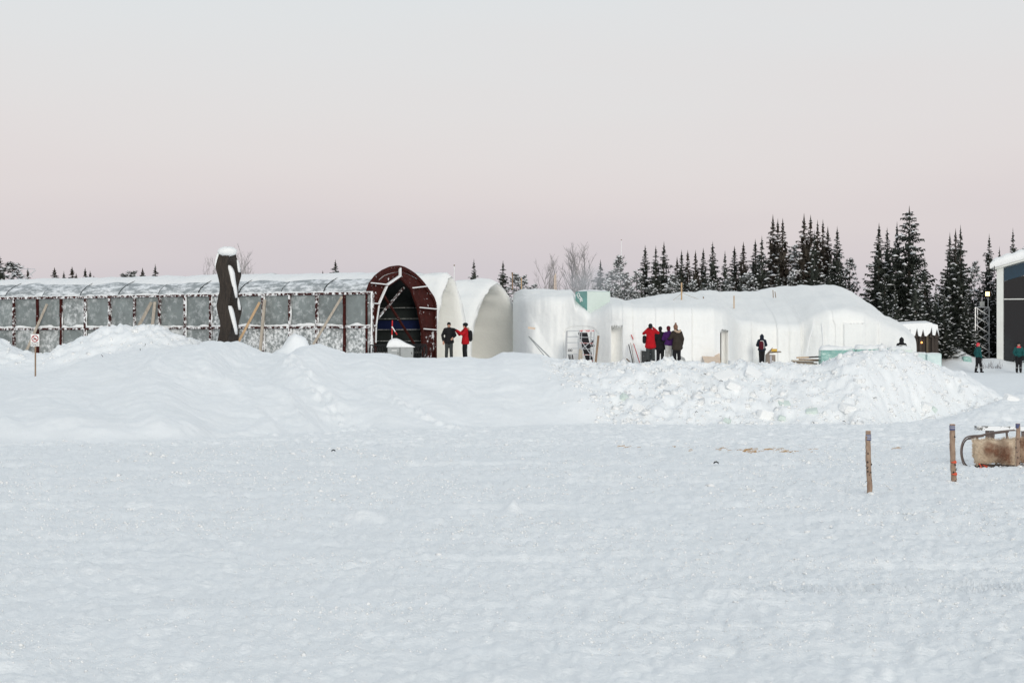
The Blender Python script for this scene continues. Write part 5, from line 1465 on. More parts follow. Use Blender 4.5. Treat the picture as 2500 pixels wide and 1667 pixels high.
MB().tube([(x1, DSC - 0.03, zt_ - 0.35), (xm + 0.05, DSC - 0.03, g + 0.55)], 0.022, 6).build('brace', M['alu'], t)
# banners leaning behind it
DB = 104.9
PRN = mat('pale print', (0.62, 0.62, 0.62), 0.6)
def board(name, pts, d0, d1, th, m, label, cat, grp=None):
    """flat board through four photo points: bottom at d0, top at d1"""
    ymin = min(p[1] for p in pts); ymax = max(p[1] for p in pts)
    w = []
    for a, b in pts:
        d = d1 + (d0 - d1) * (b - ymin) / max(1, ymax - ymin)
        w.append(P(a, b, d))
    return MB().prism(w, (0, th, 0)).build(name, m, None, label=label, cat=cat, group=grp)
b1 = board('banner_board', [(1411, 812), (1434, 812), (1449, 884), (1432, 884)], 104.25, 105.2, 0.04, mat('black print board', (0.014, 0.013, 0.015), 0.5), 'tall black printed board leaning inside the scaffold', 'board')
b1.parent = None
pr = MB().prism([P(1417, 838, 104.75), P(1419.5, 838, 104.75), P(1427, 880, 104.2), P(1424.5, 880, 104.2)], (0, 0.004, 0)).build('stripe', PRN, b1)
b2 = board('logo_board', [(1442, 829), (1450, 829), (1452, 846), (1436, 848)], 104.2, 104.6, 0.03, mat('black print board small', (0.02, 0.02, 0.022), 0.5), 'small dark board with pale ring marks behind the scaffold brace', 'board')
v_, f_ = ring((PX(1444.5, 104.15), PZ(840.5, 104.15)), 0.045, 0.065, 104.12, 0.004, 20); mesh_obj('ring_mark', v_, f_, PRN, b2)
v_, f_ = ring((PX(1448.5, 104.15), PZ(839.5, 104.15)), 0.04, 0.058, 104.12, 0.004, 20); mesh_obj('ring_mark', v_, f_, PRN, b2)
b3 = board('white_panel', [(1386, 815), (1409, 815), (1411, 880), (1384, 880)], 104.5, 105.1, 0.04, M['white'], 'white panel with black stripes at its foot leaning behind the scaffold', 'panel')
for k, (a, w_) in enumerate(((1387.5, 2.2), (1390.6, 1.2), (1393, 1.0), (1396, 2.6))):
    MB().prism([P(a, 864, 104.5), P(a + w_, 864, 104.5), P(a + w_ + 1.6, 878, 104.4), P(a + 1.6, 878, 104.4)], (0, 0.004, 0)).build('stripe', BK, b3)
for cx_ in (1389.5, 1394.5):
    v_, f_ = ring((PX(cx_, 104.5), PZ(855, 104.5)), 0.030, 0.055, 104.52, 0.004, 18); mesh_obj('ring_mark', v_, f_, BK, b3)
board('grey_plank', [(1414, 850), (1421, 850), (1423, 882), (1411, 882)], 103.4, 103.6, 0.03, M['wood_grey'], 'short weathered plank standing in the middle of the scaffold', 'plank')
MB().beam(P(1461, 820, 104.0), P(1454, 886, 103.2), 0.10, 0.06, up=(0, 1, 0)).build('brown_plank', M['wood_brown'], None, label='brown plank leaning against the wall right of the scaffold', cat='plank')
# two thin bars leaning left of it, and a short board stuck in the wall
MB().tube([P(1291, 821, 106.1), P(1343, 873, 104.6)], 0.028, 6).build('metal_bar', M['grey_cab'], None, label='upper of two thin bars leaning on the snow left of the scaffold', cat='bar', group='leaning metal bars')
MB().tube([P(1292, 823, 106.0), P(1332, 872, 104.4)], 0.02, 6).build('metal_bar', M['grey_cab'], None, label='lower of two thin bars leaning on the snow left of the scaffold', cat='bar', group='leaning metal bars')
MB().beam(P(1290, 800, 106.4), P(1306, 802, 106.3), 0.12, 0.10).build('board_end', M['ply'], None, label='short pale board stuck in the snow wall above the leaning bars', cat='board')
# tools by the doorway
for a, b, m, lab, r_ in (((1541, 817), (1546, 829), 'red', 'short red stick high on the wall above the leaning tools', 0.022), ((1535, 841), (1546, 890), 'black', 'black tool shaft, leftmost of the upright ones by the doorway', 0.022), ((1539.5, 837), (1549, 890), 'wood_grey', 'grey tool shaft between the black and the red one', 0.016),
                         ((1547, 839), (1563, 890), 'red', 'long red tool shaft leaning beside the dark crate', 0.020), ((1530, 876), (1544, 889), 'wood_brown', 'short brown handle lying low left of the black tool shaft', 0.030)):
    q = P(*b, 102.2); gq = gz(q.x, q.y)
    MB().tube([P(*a, wall_y(a[0]) - 0.14 if a[1] < 835 else wall_y(a[0]) - 0.3), q if a[1] > 835 else P(*b, wall_y(a[0]) - 0.16)], r_, 6).build('tool_shaft', M[m], None, label=lab, cat='tool', group='tools by the doorway')
x = PX(1578, 101.3); g = gz(x, 101.3)
t = thing('dark_crate', 'dark crate with snow on top behind the red-coated photographer', 'crate', (x, 101.3, g))
MB().box((x, 101.5, g + 0.27), (0.5, 0.42, 0.62)).build('case', mat('dark case', (0.03, 0.035, 0.036), 0.5, patch=(0.75, 0.76, 0.77), patch_scale=6, patch_lo=0.6, patch_hi=0.66), t)
for q in (-1, 1): MB().box((x + q * 0.245, 101.28, g + 0.27), (0.03, 0.03, 0.62)).build('edge_strip', M['alu'], t)
MB().ell((x, 101.5, g + 0.6), (0.27, 0.24, 0.07), 12, 8).build('snow_cap', M['snow_fresh'], t, smooth=True)
x = PX(1664, 101.0); g = gz(x, 101.0)
MB().prism([(x - 0.3, 101.2, g - 0.1), (x + 0.28, 101.2, g - 0.1), (x + 0.16, 101.3, g + 0.28), (x - 0.1, 101.3, g + 0.42)], (0, 0.3, 0)).build('grey_tarp_heap', M['grey_cab'], None, label='grey covered heap on the snow right of the group of people', cat='heap')
# plywood sheets at the right doorway
board('plywood_sheet', [(1714, 869), (1752, 871), (1760, 889), (1722, 889)], 103.0, 104.1, 0.03, M['ply'], 'low pale plywood sheet lying tilted left of the right doorway', 'plywood', 'plywood sheets at the doorway')
board('plywood_sheet', [(1744, 861), (1757, 861), (1760, 889), (1748, 884)], 103.6, 104.6, 0.03, M['ply'], 'upright pale plywood sheet at the edge of the right doorway', 'plywood', 'plywood sheets at the doorway')
# cardboard boxes by the hooded person
x = PX(1883, 106.9); g = gz(x, 106.9)
t = thing('cardboard_box', 'grey brown cardboard box with open flaps beside the hooded person', 'box', (x, 106.9, g))
MB().box((x - 0.02, 107.1, g + 0.2), (0.44, 0.40, 0.60)).build('carton', M['cardboard'], t)
MB().beam((x - 0.25, 106.95, g + 0.50), (x + 0.06, 106.9, g + 0.82), 0.05, 0.03).build('flap', M['cardboard'], t)
MB().prism([(x - 0.26, 106.9, g + 0.50), (x - 0.10, 106.9, g + 0.50), (x + 0.08, 106.95, g + 0.86), (x + 0.02, 106.95, g + 0.80)], (0, 0.04, 0)).build('flap', M['cardboard'], t)
MB().box((x + 0.17, 107.0, g + 0.62), (0.60, 0.42, 0.025), Euler((0.1, -0.08, 0)).to_matrix()).build('lid', M['cardboard'], t)
MB().box((x - 0.02, 106.893, g + 0.18), (0.09, 0.008, 0.55)).build('tape_strip', M['tape_light'], t)
MB().box((x + 0.14, 107.0, g + 0.715), (0.26, 0.25, 0.13)).build('yellow_carton', M['yellow'], None, label='small yellow carton on top of the cardboard box', cat='box')
# stack of planks
rr = random.Random(5)
g = gz(PX(1970, 104.5), 104.5)
for k, (pa, pb, py, m, lab) in enumerate(((1940, 1994, 887, 'wood_grey', 'lowest weathered plank of the stack left of the teal ice block'), (1936, 1985, 884, 'wood_brown', 'brown plank second from bottom in the stack by the ice block'), (1933, 1998, 880.5, 'wood_grey', 'long grey plank jutting left from the middle of the stack by the ice block'),
        (1950, 2000, 877.5, 'wood_brown', 'brown snow-dusted plank in the upper middle of the stack by the ice block'), (1945, 1978, 873, 'wood_new', 'fresh yellow plank on top of the stack by the ice block'), (1975, 2003, 872, 'darkwood', 'dark charred plank at the top right of the stack by the ice block'))):
    d = 104.3 + rr.uniform(-0.2, 0.2)
    MB().beam(P(pa, py, d), P(pb, py + rr.uniform(-1.5, 1.5), d + rr.uniform(-0.2, 0.3)), 0.16, 0.065).build('stacked_plank', M[m], None, label=lab, cat='plank', group='stack of planks by the ice blocks')
# stakes and cords on the roof
def roof_stake(px, y0, y1, d, m, lab, r_=0.03, lean=0):
    MB().tube([P(px + lean, y1 + 3, d), P(px, y0, d)], r_, 6).build('roof_stake', M[m], None, label=lab, cat='stake', group='stakes on the snow roofs')
roof_stake(1664, 690, 739, 107.3, 'wood_new', 'tallest pale stake on the hall roof above the middle wall', 0.035)
roof_stake(1717, 724, 732, 108.0, 'wood_brown', 'tiny dark forked stake on the roof right of the tall one', 0.025, 2)
roof_stake(1792, 722, 750, 111.0, 'wood_new', 'thin yellow stake on the roof over the right doorway', 0.028)
roof_stake(1887, 708, 724, 114.0, 'wood_brown', 'left of two thin brown stakes on the big right roof', 0.02, 1)
roof_stake(1892, 712, 724, 114.0, 'wood_brown', 'right of two thin brown stakes on the big right roof', 0.02, 2)
roof_stake(1251, 665, 704, 118.0, 'wood_brown', 'brown stake behind the wide snow tunnel', 0.035)
roof_stake(1273, 678, 703, 118.0, 'wood_new', 'pale stake right of the brown one behind the snow tunnel', 0.03)
roof_stake(1354, 672, 708, 112.0, 'ply', 'left pale stake of the pair on the roof before the bare birches', 0.022, -1)
roof_stake(1356.5, 668, 708, 112.0, 'ply', 'right pale stake of the pair on the roof before the bare birches', 0.022, 1)
MB().tube([P(1664 - 22 * math.sin(u * 1.57), 712 + 22 * u ** 0.7 + 3, 107.6) for u in [k / 8 for k in range(9)]], 0.010, 5).build('cord', M['wood_grey'], None, label='thin cord hanging left from the tall roof stake', cat='cord')
MB().tube([P(1664 + 56 * u, 712 + 22 * u ** 0.8 * (1.2 - 0.2 * u), 107.6) for u in [k / 10 for k in range(11)]], 0.010, 5).build('cord', M['wood_grey'], None, label='thin cord sagging right from the tall roof stake', cat='cord')
for px, y0, y1, d, lab in ((1517, 586, 640, 220, 'thin white flagpole rising above the pine behind the hall'), (1109, 648, 690, 150, 'short white flagpole tip behind the narrow snow tunnel')):
    x = PX(px, d); g = gz(x, d)
    t = thing('flagpole', lab, 'flagpole', (x, d, g))
    MB().tube([(x, d, g - 0.2), (x, d, PZ(y0, d))], [0.05, 0.022], 7).build('pole', M['white'], t)
    MB().ell((x, d, PZ(y0, d)), (0.05, 0.05, 0.05), 8, 6).build('finial', M['wood_brown'], t)
# fluffy wire frame far left above the steel roof
t = thing('wire_lattice', 'thin wire lattice frame beside dark tree above the left end of the steel roof', 'frame', tuple(P(50, 686, 160)))
WP = [((22, 684), (44, 656)), ((44, 656), (86, 657)), ((86, 657), (60, 686)), ((30, 664), (54, 686)), ((66, 657), (80, 676)), ((24, 678), (30, 664)), ((44, 656), (66, 686)), ((72, 672), (88, 660))]
for a, b in WP: MB().tube([P(*a, 160), P(*b, 160)], 0.02, 5).build('wire', M['alu'], t)

# ------------------------------------------------------------------ ice blocks
def ice_box(name, x0, x1, y0, y1, zb, zt, m, label, rotz=0.0, capm=0.12, parent_cat='ice block', grp=None, seed=1):
    cx, cy = (x0 + x1) / 2, (y0 + y1) / 2
    t = thing(name, label, parent_cat, (cx, cy, zb), grp)
    bm = bmesh.new()
    bmesh.ops.create_cube(bm, size=1.0, matrix=Matrix.Translation((0, 0, (zt - zb) / 2)) @ Matrix.Rotation(rotz, 4, 'Z') @ Matrix.Diagonal((x1 - x0, y1 - y0, zt - zb, 1)))
    bmesh.ops.bevel(bm, geom=bm.edges[:], offset=0.03, segments=2, affect='EDGES')
    rr = random.Random(seed)
    for v in bm.verts: v.co += Vector((rr.uniform(-.008, .008), rr.uniform(-.008, .008), rr.uniform(-.008, .008)))
    me = bpy.data.meshes.new('block'); bm.to_mesh(me); bm.free(); me.materials.append(m)
    o = bpy.data.objects.new('block', me); COL.objects.link(o); o.parent = t; ORG[o.name] = ORG[t.name]
    if capm:
        vs, fcs = [], []; nx, ny = 14, 6
        R3 = Matrix.Rotation(rotz, 3, 'Z')
        for i in range(nx + 1):
            for j in range(ny + 1):
                u, w = i / nx * 2 - 1, j / ny * 2 - 1
                e = (1 - abs(u) ** 6) * (1 - abs(w) ** 6)
                h = capm * (0.15 + 0.85 * e ** 0.4) * (0.8 + 0.8 * float(fbm(np.array([u * (x1 - x0) * 1.2 + seed]), np.array([w * 1.3]), 3, 77)[0])) if e > 0 else -0.05
                v = R3 @ Vector((u * (x1 - x0) / 2 * 1.03, w * (y1 - y0) / 2 * 1.03, 0))
                vs.append((cx + v.x, cy + v.y, zt + max(-0.05, h)))
        for i in range(nx):
            for j in range(ny):
                a = i * (ny + 1) + j; fcs.append((a, a + ny + 1, a + ny + 2, a + 1))
        mesh_obj('snow_cap', vs, fcs, M['snow_fresh'], t, smooth=True)
    return t
# block with a carved mark sunk in the roof dip
cq = P(1433, 711, 106.75); u1 = Vector((0.883, 0.469, 0)); u2 = Vector((-0.469, 0.883, 0)); zt_, zb_ = PZ(711, 106.75), PZ(765, 106.75)
t = thing('ice_block', 'big teal ice block with a white carved mark sunk in the roof dip', 'ice block', (cq.x, cq.y, zb_))
q0 = Vector((cq.x, cq.y, zb_)); hh = Vector((0, 0, zt_ - zb_))
blk_ = MB().prism([q0, q0 + u1 * 1.27, q0 + u1 * 1.27 + u2 * 1.1, q0 + u2 * 1.1], hh).build('block', M['ice'], t)
MB().prism([q0 + u1 * 0.01, q0 + u1 * 1.26, q0 + u1 * 1.26 + hh * 0.99, q0 + u1 * 0.01 + hh * 0.99], -u2 * 0.012).build('frosted_face', M['ice_frost'], blk_)
lf = lambda a, b: q0 + u2 * (1.1 * a) + hh * b - u1 * 0.012
for pts in ([(0.85, .86), (0.72, .93), (0.6, .88), (0.66, .78), (0.8, .78), (0.85, .86)], [(0.78, .74), (0.6, .66), (0.45, .7), (0.38, .62)], [(0.62, .8), (0.5, .72), (0.48, .6), (0.55, .55)], [(0.58, .66), (0.55, .52)], [(0.42, .64), (0.40, .54)], [(0.7, .7), (0.5, .62)]):
    MB().tube([lf(*p) for p in pts], 0.022, 5).build('carved_stroke', M['snow_fresh'], blk_)
vs, fcs = [], []
for i in range(9):
    for j in range(7):
        uu, ww = i / 8, j / 6
        e = (1 - abs(uu * 2 - 1) ** 6) * (1 - abs(ww * 2 - 1) ** 6)
        p = q0 + u1 * 1.28 * uu + u2 * 1.12 * ww + hh
        vs.append((p.x, p.y, p.z + 0.07 * e * (0.8 + 0.6 * math.sin(i * 1.7 + j)) + 0.004))
for i in range(8):
    for j in range(6): fcs.append((i * 7 + j, (i + 1) * 7 + j, (i + 1) * 7 + j + 1, i * 7 + j + 1))
mesh_obj('snow_cap', vs, fcs, M['snow_fresh'], t, smooth=True)
GI = 'ice blocks in a row on the pile'
def ib(pa, pb, d, y0, y1, m, lab, cap, seed, dep=0.8, rot=0.0):
    return ice_box('ice_block', PX(pa, d), PX(pb, d), d, d + dep, PZ(y1, d), PZ(y0, d), m, lab, rot, cap, 'ice block', GI, seed)
ib(2004, 2089, 103.0, 852, 890, M['ice'], 'long teal ice block with snow on top next to the stack of planks', 0.16, 11)
ib(2090, 2170, 103.2, 850, 890, M['ice'], 'second ice block of the row, nearly buried, showing one small teal patch', 0.18, 12)
ib(2172, 2227, 102.6, 852, 888, M['ice_frost'], 'frosted snow-capped ice block just before the hooded person', 0.16, 13, 0.9, 0.06)
ib(2228, 2262, 104.6, 862, 905, M['ice_pale'], 'low pale teal ice block, left half of the low wall by the hut', 0.05, 14, 0.7)
ib(2263, 2299, 104.4, 863, 905, M['ice_pale'], 'low pale teal ice block, right half of the low wall by the hut', 0.04, 15, 0.7)
d = 138.2
ib(2352, 2372, d, 870, 894, M['ice'], 'single teal ice cube standing left of the walking worker', 0.0, 16, 0.55)

# pieces on the pile
for k, (px, py, sx, sy, sz, rx, ry, rz, m, lab) in enumerate((
        (1914, 988, 0.42, 0.3, 0.16, 0.5, 0.1, 0.2, 'ice_frost', 'pale green ice slab in the middle of the rubble bank'), (1983, 1006, 0.40, 0.3, 0.14, 0.4, -0.1, -0.2, 'ice_frost', 'pale teal ice slab low in the rubble bank, right of the other'),
        (1526, 973, 0.30, 0.25, 0.2, 0.7, 0.4, 0.4, 'ice_frost', 'grey ice chunk at the left side of the rubble bank'), (1776, 1030, 0.24, 0.2, 0.16, 0.3, 0.3, 0.9, 'ice_frost', 'small grey ice chunk at the foot of the rubble bank'), (1909, 1026, 0.26, 0.2, 0.16, 0.2, 0.2, 0.1, 'ice_frost', 'grey ice chunk at the foot right of the big snow boulder'),
        (1866, 1016, 0.5, 0.45, 0.32, 0.1, 0.2, 0.3, 'snow_fresh', 'largest rounded snow boulder at the foot of the rubble bank'), (1768, 922, 0.75, 0.5, 0.22, 0.5, -0.3, 0.4, 'snow_fresh', 'long tilted snow slab high on the rubble bank'), (1838, 915, 0.6, 0.4, 0.2, 0.6, 0.5, -0.3, 'snow_fresh', 'tilted snow slab high on the bank below the hooded person'),
        (1790, 945, 0.5, 0.4, 0.3, 0.4, 0.4, 0.3, 'snow_fresh', 'snow block below the long tilted slab on the bank'), (1640, 930, 0.45, 0.35, 0.25, 0.5, -0.4, 0.6, 'snow_fresh', 'snow block on the bank below the group of people'), (1560, 1000, 0.4, 0.35, 0.28, 0.2, 0.4, 1.0, 'snow_fresh', 'snow block low on the left of the rubble bank'),
        (2070, 1000, 0.5, 0.4, 0.3, 0.3, 0.2, 0.5, 'snow_fresh', 'snow block low on the right half of the rubble bank'), (2262, 995, 0.38, 0.3, 0.26, 0.4, 0.3, 0.2, 'snow_fresh', 'snow block at the right end of the rubble bank'), (2280, 1003, 0.22, 0.2, 0.2, 0.4, 0.6, 0.2, 'ice_frost', 'small grey ice piece at the right end of the rubble bank'),
        (2468, 978, 0.55, 0.4, 0.35, 0.3, 0.3, 0.2, 'snow_fresh', 'pointed snow lump on the far right snow ridge'))):
    slab('ice_chunk' if m != 'snow_fresh' else 'snow_chunk', px, py, hit(px, py), sx, sy, sz, rx, ry, rz, M[m], lab, 'ice chunk' if m != 'snow_fresh' else 'snow chunk', 'larger pieces on the rubble bank')

# ------------------------------------------------------------------ gabled hut
DH = 136.5
x0, x1 = PX(2185, DH), PX(2290, DH); g = gz((x0 + x1) / 2, DH)
t = thing('gabled_hut', 'low dark wooden hut with pointed snow-hung gables and a small lit lamp', 'hut', ((x0 + x1) / 2, DH, g))
bot = [(2293, 820), (2287.5, 802), (2283, 819), (2277.5, 818), (2275, 797), (2271, 812), (2262, 821), (2258, 820), (2254, 803), (2248.5, 822), (2243, 820), (2239, 800), (2234, 820), (2226, 820), (2222, 802), (2216, 820), (2190, 820)]
poly = [(2190, 792), (2240, 789), (2275, 788), (2277, 792), (2289, 793)] + bot
rf = MB().prism([P(a, b, DH - 0.45) for a, b in poly], (0, 2.0, 0.15)).build('roof_snow', M['snow_fresh'], t)
nb = 14
for k in range(nb):
    xa, xb = x0 + (x1 - x0) * k / nb, x0 + (x1 - x0) * (k + 1) / nb
    MB().box(((xa + xb) / 2, DH + 0.05 + 0.02 * (k % 2), (g - 0.1 + PZ(800, DH)) / 2), (xb - xa - 0.012, 0.06, PZ(800, DH) - g + 0.1)).build('wall_board', M['darkwood'], t)
for px in (2239, 2254, 2275, 2288):
    MB().prism([P(px - 6, 824, DH - 0.2), P(px + 5, 824, DH - 0.2), P(px, 797, DH - 0.2)], (0, 0.08, 0)).build('gable', M['darkwood'], t)
for px, m in ((2263, 'wood_grey'), (2276, 'wood_brown'), (2246, 'wood_brown')):
    MB().beam((PX(px, DH), DH - 0.1, g - 0.1), (PX(px, DH), DH - 0.1, PZ(818, DH)), 0.12, 0.12, up=(0, 1, 0)).build('post', mat('dim timber', (0.10, 0.08, 0.055), 0.8) if m == 'wood_grey' else M['darkwood'], t)
MB().box((x1 + 0.0, DH + 0.9, (g + PZ(800, DH)) / 2), (0.08, 1.6, PZ(800, DH) - g)).build('side_wall', M['darkwood'], t)
MB().ell(P(2250, 836, DH - 0.15), (0.055, 0.05, 0.055), 10, 8).build('lamp', M['lamp_warm'], t)

# cabin behind the mast
DK = 152.0
x0, x1 = PX(2392, DK), PX(2440, DK); g = gz(x0, DK)
t = thing('log_cabin', 'low dark cabin with flat snow roof behind the lattice mast', 'cabin', ((x0 + x1) / 2, DK, g))
nb = 8
for k in range(nb):
    za, zb = g + (PZ(808, DK) - g) * k / nb, g + (PZ(808, DK) - g) * (k + 1) / nb
    MB().tube([(x0, DK + 0.15, (za + zb) / 2), (x1 + 1, DK + 0.15, (za + zb) / 2)], (zb - za) * 0.52, 7).build('log', M['darkwood'], t)
MB().box(((x0 + x1) / 2 + 0.5, DK + 0.9, PZ(799, DK)), (x1 - x0 + 1.3, 2.6, 0.40)).build('roof_snow', M['snow_fresh'], t)
MB().box(((x0 + x1) / 2 + 0.5, DK - 0.2, PZ(813, DK)), (x1 - x0 + 1.1, 0.5, 0.14)).build('eave_snow', M['snow_fresh'], t)
MB().box(((x0 + x1) / 2 + 0.5, DK - 0.15, PZ(851, DK)), (x1 - x0 + 1.1, 0.5, 0.20)).build('sill_snow', M['snow_fresh'], t)

# lattice mast with lamp
DM = 142.0
x0, x1 = PX(2381, DM), PX(2414, DM); g = gz((x0 + x1) / 2, DM); zt_ = PZ(750, DM)
t = thing('lattice_mast', 'grey steel lattice mast carrying a lit floodlight', 'mast', ((x0 + x1) / 2, DM, g))
legs = [(x0, DM), (x1, DM - 0.1), (x0 + 0.28, DM + 0.7), (x1 - 0.1, DM + 0.75)]
for lx, ly in legs: MB().tube([(lx, ly, g - 0.2), (lx, ly, zt_)], 0.036, 6).build('leg', M['alu'], t)
nz_ = 6
for k in range(nz_):
    za, zb = g + 0.1 + (zt_ - g - 0.1) * k / nz_, g + 0.1 + (zt_ - g - 0.1) * (k + 1) / nz_
    for (i, j) in ((0, 1), (2, 3), (0, 2), (1, 3)):
        a, b = legs[i], legs[j]
        if k % 2: a, b = b, a
        MB().tube([(a[0], a[1], za), (b[0], b[1], zb)], 0.022, 5).build('brace', M['alu'], t)
        if (i, j) == (0, 1): MB().tube([(b[0], b[1], za), (a[0], a[1], zb)], 0.018, 5).build('brace', M['alu'], t)
for (i, j) in ((0, 1), (1, 3), (3, 2), (2, 0)): MB().tube([(*legs[i], zt_), (*legs[j], zt_)], 0.03, 6).build('top_rail', M['alu'], t)
MB().box(P(2397, 742, DM + 0.3), (0.30, 0.3, 0.32)).build('control_box', M['grey_cab'], t)
MB().tube([P(2412.5, 752, DM), P(2412.5, 724, DM)], 0.03, 6).build('lamp_pole', M['alu'], t)
hd = MB().box(P(2412, 718, DM), (0.34, 0.20, 0.34)).build('lamp_housing', M['black'], t)
MB().box(P(2411, 717.5, DM - 0.13), (0.25, 0.04, 0.26)).build('lamp_lens', M['lamp'], hd)
# dry twigs at the foot of the mast
rr = random.Random(9)
c = P(2425, 893, 137.0); mb = MB(); gg = gz(c.x, 137.0)
bush = thing('dry_bush', 'dry leafless twigs poking from the snow at the foot of the mast', 'bush', (c.x, 137.0, gg))
for k in range(34):
    a = Vector((c.x + rr.uniform(-0.9, 0.55), 137 + rr.uniform(-0.3, 0.3), gg - 0.05)); b = a + Vector((rr.uniform(-0.3, 0.3), rr.uniform(-0.2, 0.2), rr.uniform(0.15, 0.55)))
    MB().tube([a, (a + b) / 2 + Vector((rr.uniform(-.06, .06), 0, 0)), b], [0.014, 0.011, 0.005], 4).build('twig', M['twig'] if k % 3 else M['darkwood'], bush)

# ------------------------------------------------------------------ glass building
DL = 140.0
xl, xr = PX(2434, DL), PX(2660, DL); g = gz(xl, DL)
t = thing('glass_building', 'tall glass-fronted building with white corner post and thick snow on its roof', 'building', (xl, DL, g))
MB().box((xl + 0.2, DL, (g - 0.2 + PZ(652, DL)) / 2), (0.40, 0.40, PZ(652, DL) - g + 0.2)).build('corner_post', M['offwhite'], t)
MB().box((xr - 0.2, DL, (g - 0.2 + PZ(652, DL)) / 2), (0.40, 0.40, PZ(652, DL) - g + 0.2)).build('corner_post', M['offwhite'], t)
def rooft(px): return np.interp(px, [2420, 2560, 2700], [662, 622, 662])
roofpts = [P(p, rooft(p), DL - 0.5) for p in (2431, 2560, 2668)] + [P(p, rooft(p) - 5, DL - 0.5) for p in (2668, 2560, 2431)]
MB().prism(roofpts, (0, 9, 0)).build('roof_deck', M['offwhite'], t)
vs, fcs = [], []
pxs = np.linspace(2423, 2673, 40)
for i, p in enumerate(pxs):
    bz = PZ(rooft(p) - 5, DL - 0.5); th = 0.62 * min(1, 0.55 + abs(i) * 0.2) + 0.05 * math.sin(i * 1.3)
    xx = PX(p, DL - 0.5)
    for yy, hh in ((-0.58, -0.02), (-0.72, 0.3), (-0.62, 0.75), (-0.3, 0.98), (4, 1.0), (8.3, 0.9), (8.6, -0.02)):
        vs.append((xx, DL + yy, bz + 0.01 + th * hh))
for i in range(39):
    for q in range(6): a = i * 7 + q; fcs.append((a, a + 7, a + 8, a + 1))
fcs += [tuple(range(7))[::-1], tuple(39 * 7 + q for q in range(7))]
mesh_obj('roof_snow', vs, fcs, M['snow_fresh'], t, smooth=True)
MB().box((xl - 0.1, DL - 0.62, PZ(652, DL)), (0.04, 0.05, 0.75)).build('gutter_end', M['black'], t)
zs = [g - 0.1, PZ(760, DL), PZ(731, DL), PZ(660, DL)]
ncol = 3
for c_ in range(ncol):
    xa = xl + 0.42 + (xr - xl - 0.84) * c_ / ncol; xb = xl + 0.42 + (xr - xl - 0.84) * (c_ + 1) / ncol
    for za, zb in ((g - 0.1, PZ(731.5, DL)), (PZ(729.5, DL), None)):
        if zb is None:
            pa, pb = 1250 + xa * F / DL, 1250 + xb * F / DL
            poly = [(xa, za), (xb, za)]
            qs = np.linspace(pb, pa, 6)
            poly += [(PX(q, DL), PZ(rooft(q) + 34, DL)) for q in qs]
            MB().prism([(x_, DL + 0.05, z_) for x_, z_ in poly], (0, 0.03, 0)).build('pane', M['glass'], t)
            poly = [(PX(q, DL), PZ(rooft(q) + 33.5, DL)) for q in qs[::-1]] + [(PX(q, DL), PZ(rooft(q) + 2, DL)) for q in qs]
            MB().prism([(x_, DL + 0.05, z_) for x_, z_ in poly], (0, 0.03, 0)).build('sky_reflection_pane', M['glass_sky'], t)  # top band of glazing with the sky's reflection painted in
        else:
            MB().box(((xa + xb) / 2, DL + 0.065, (za + zb) / 2), (xb - xa - 0.01, 0.03, zb - za)).build('pane', M['glass'], t)
    if c_: MB().box((xa, DL + 0.03, (g + PZ(640, DL)) / 2), (0.06, 0.08, PZ(640, DL) - g)).build('mullion', M['black'], t)
MB().box(((xl + xr) / 2, DL + 0.02, PZ(730.5, DL)), (xr - xl - 0.82, 0.06, 0.06)).build('transom', M['offwhite'], t)
MB().box(((xl + xr) / 2, DL + 5, (g + 3) / 1), (xr - xl - 0.5, 0.1, 4.5)).build('back_wall', M['darkwood'], t)
MB().box((xl + 0.1, DL + 4, (g + PZ(652, DL)) / 2), (0.1, 7.5, PZ(652, DL) - g)).build('side_wall', M['offwhite'], t)
t.rotation_euler = (0, 0, math.radians(-17))

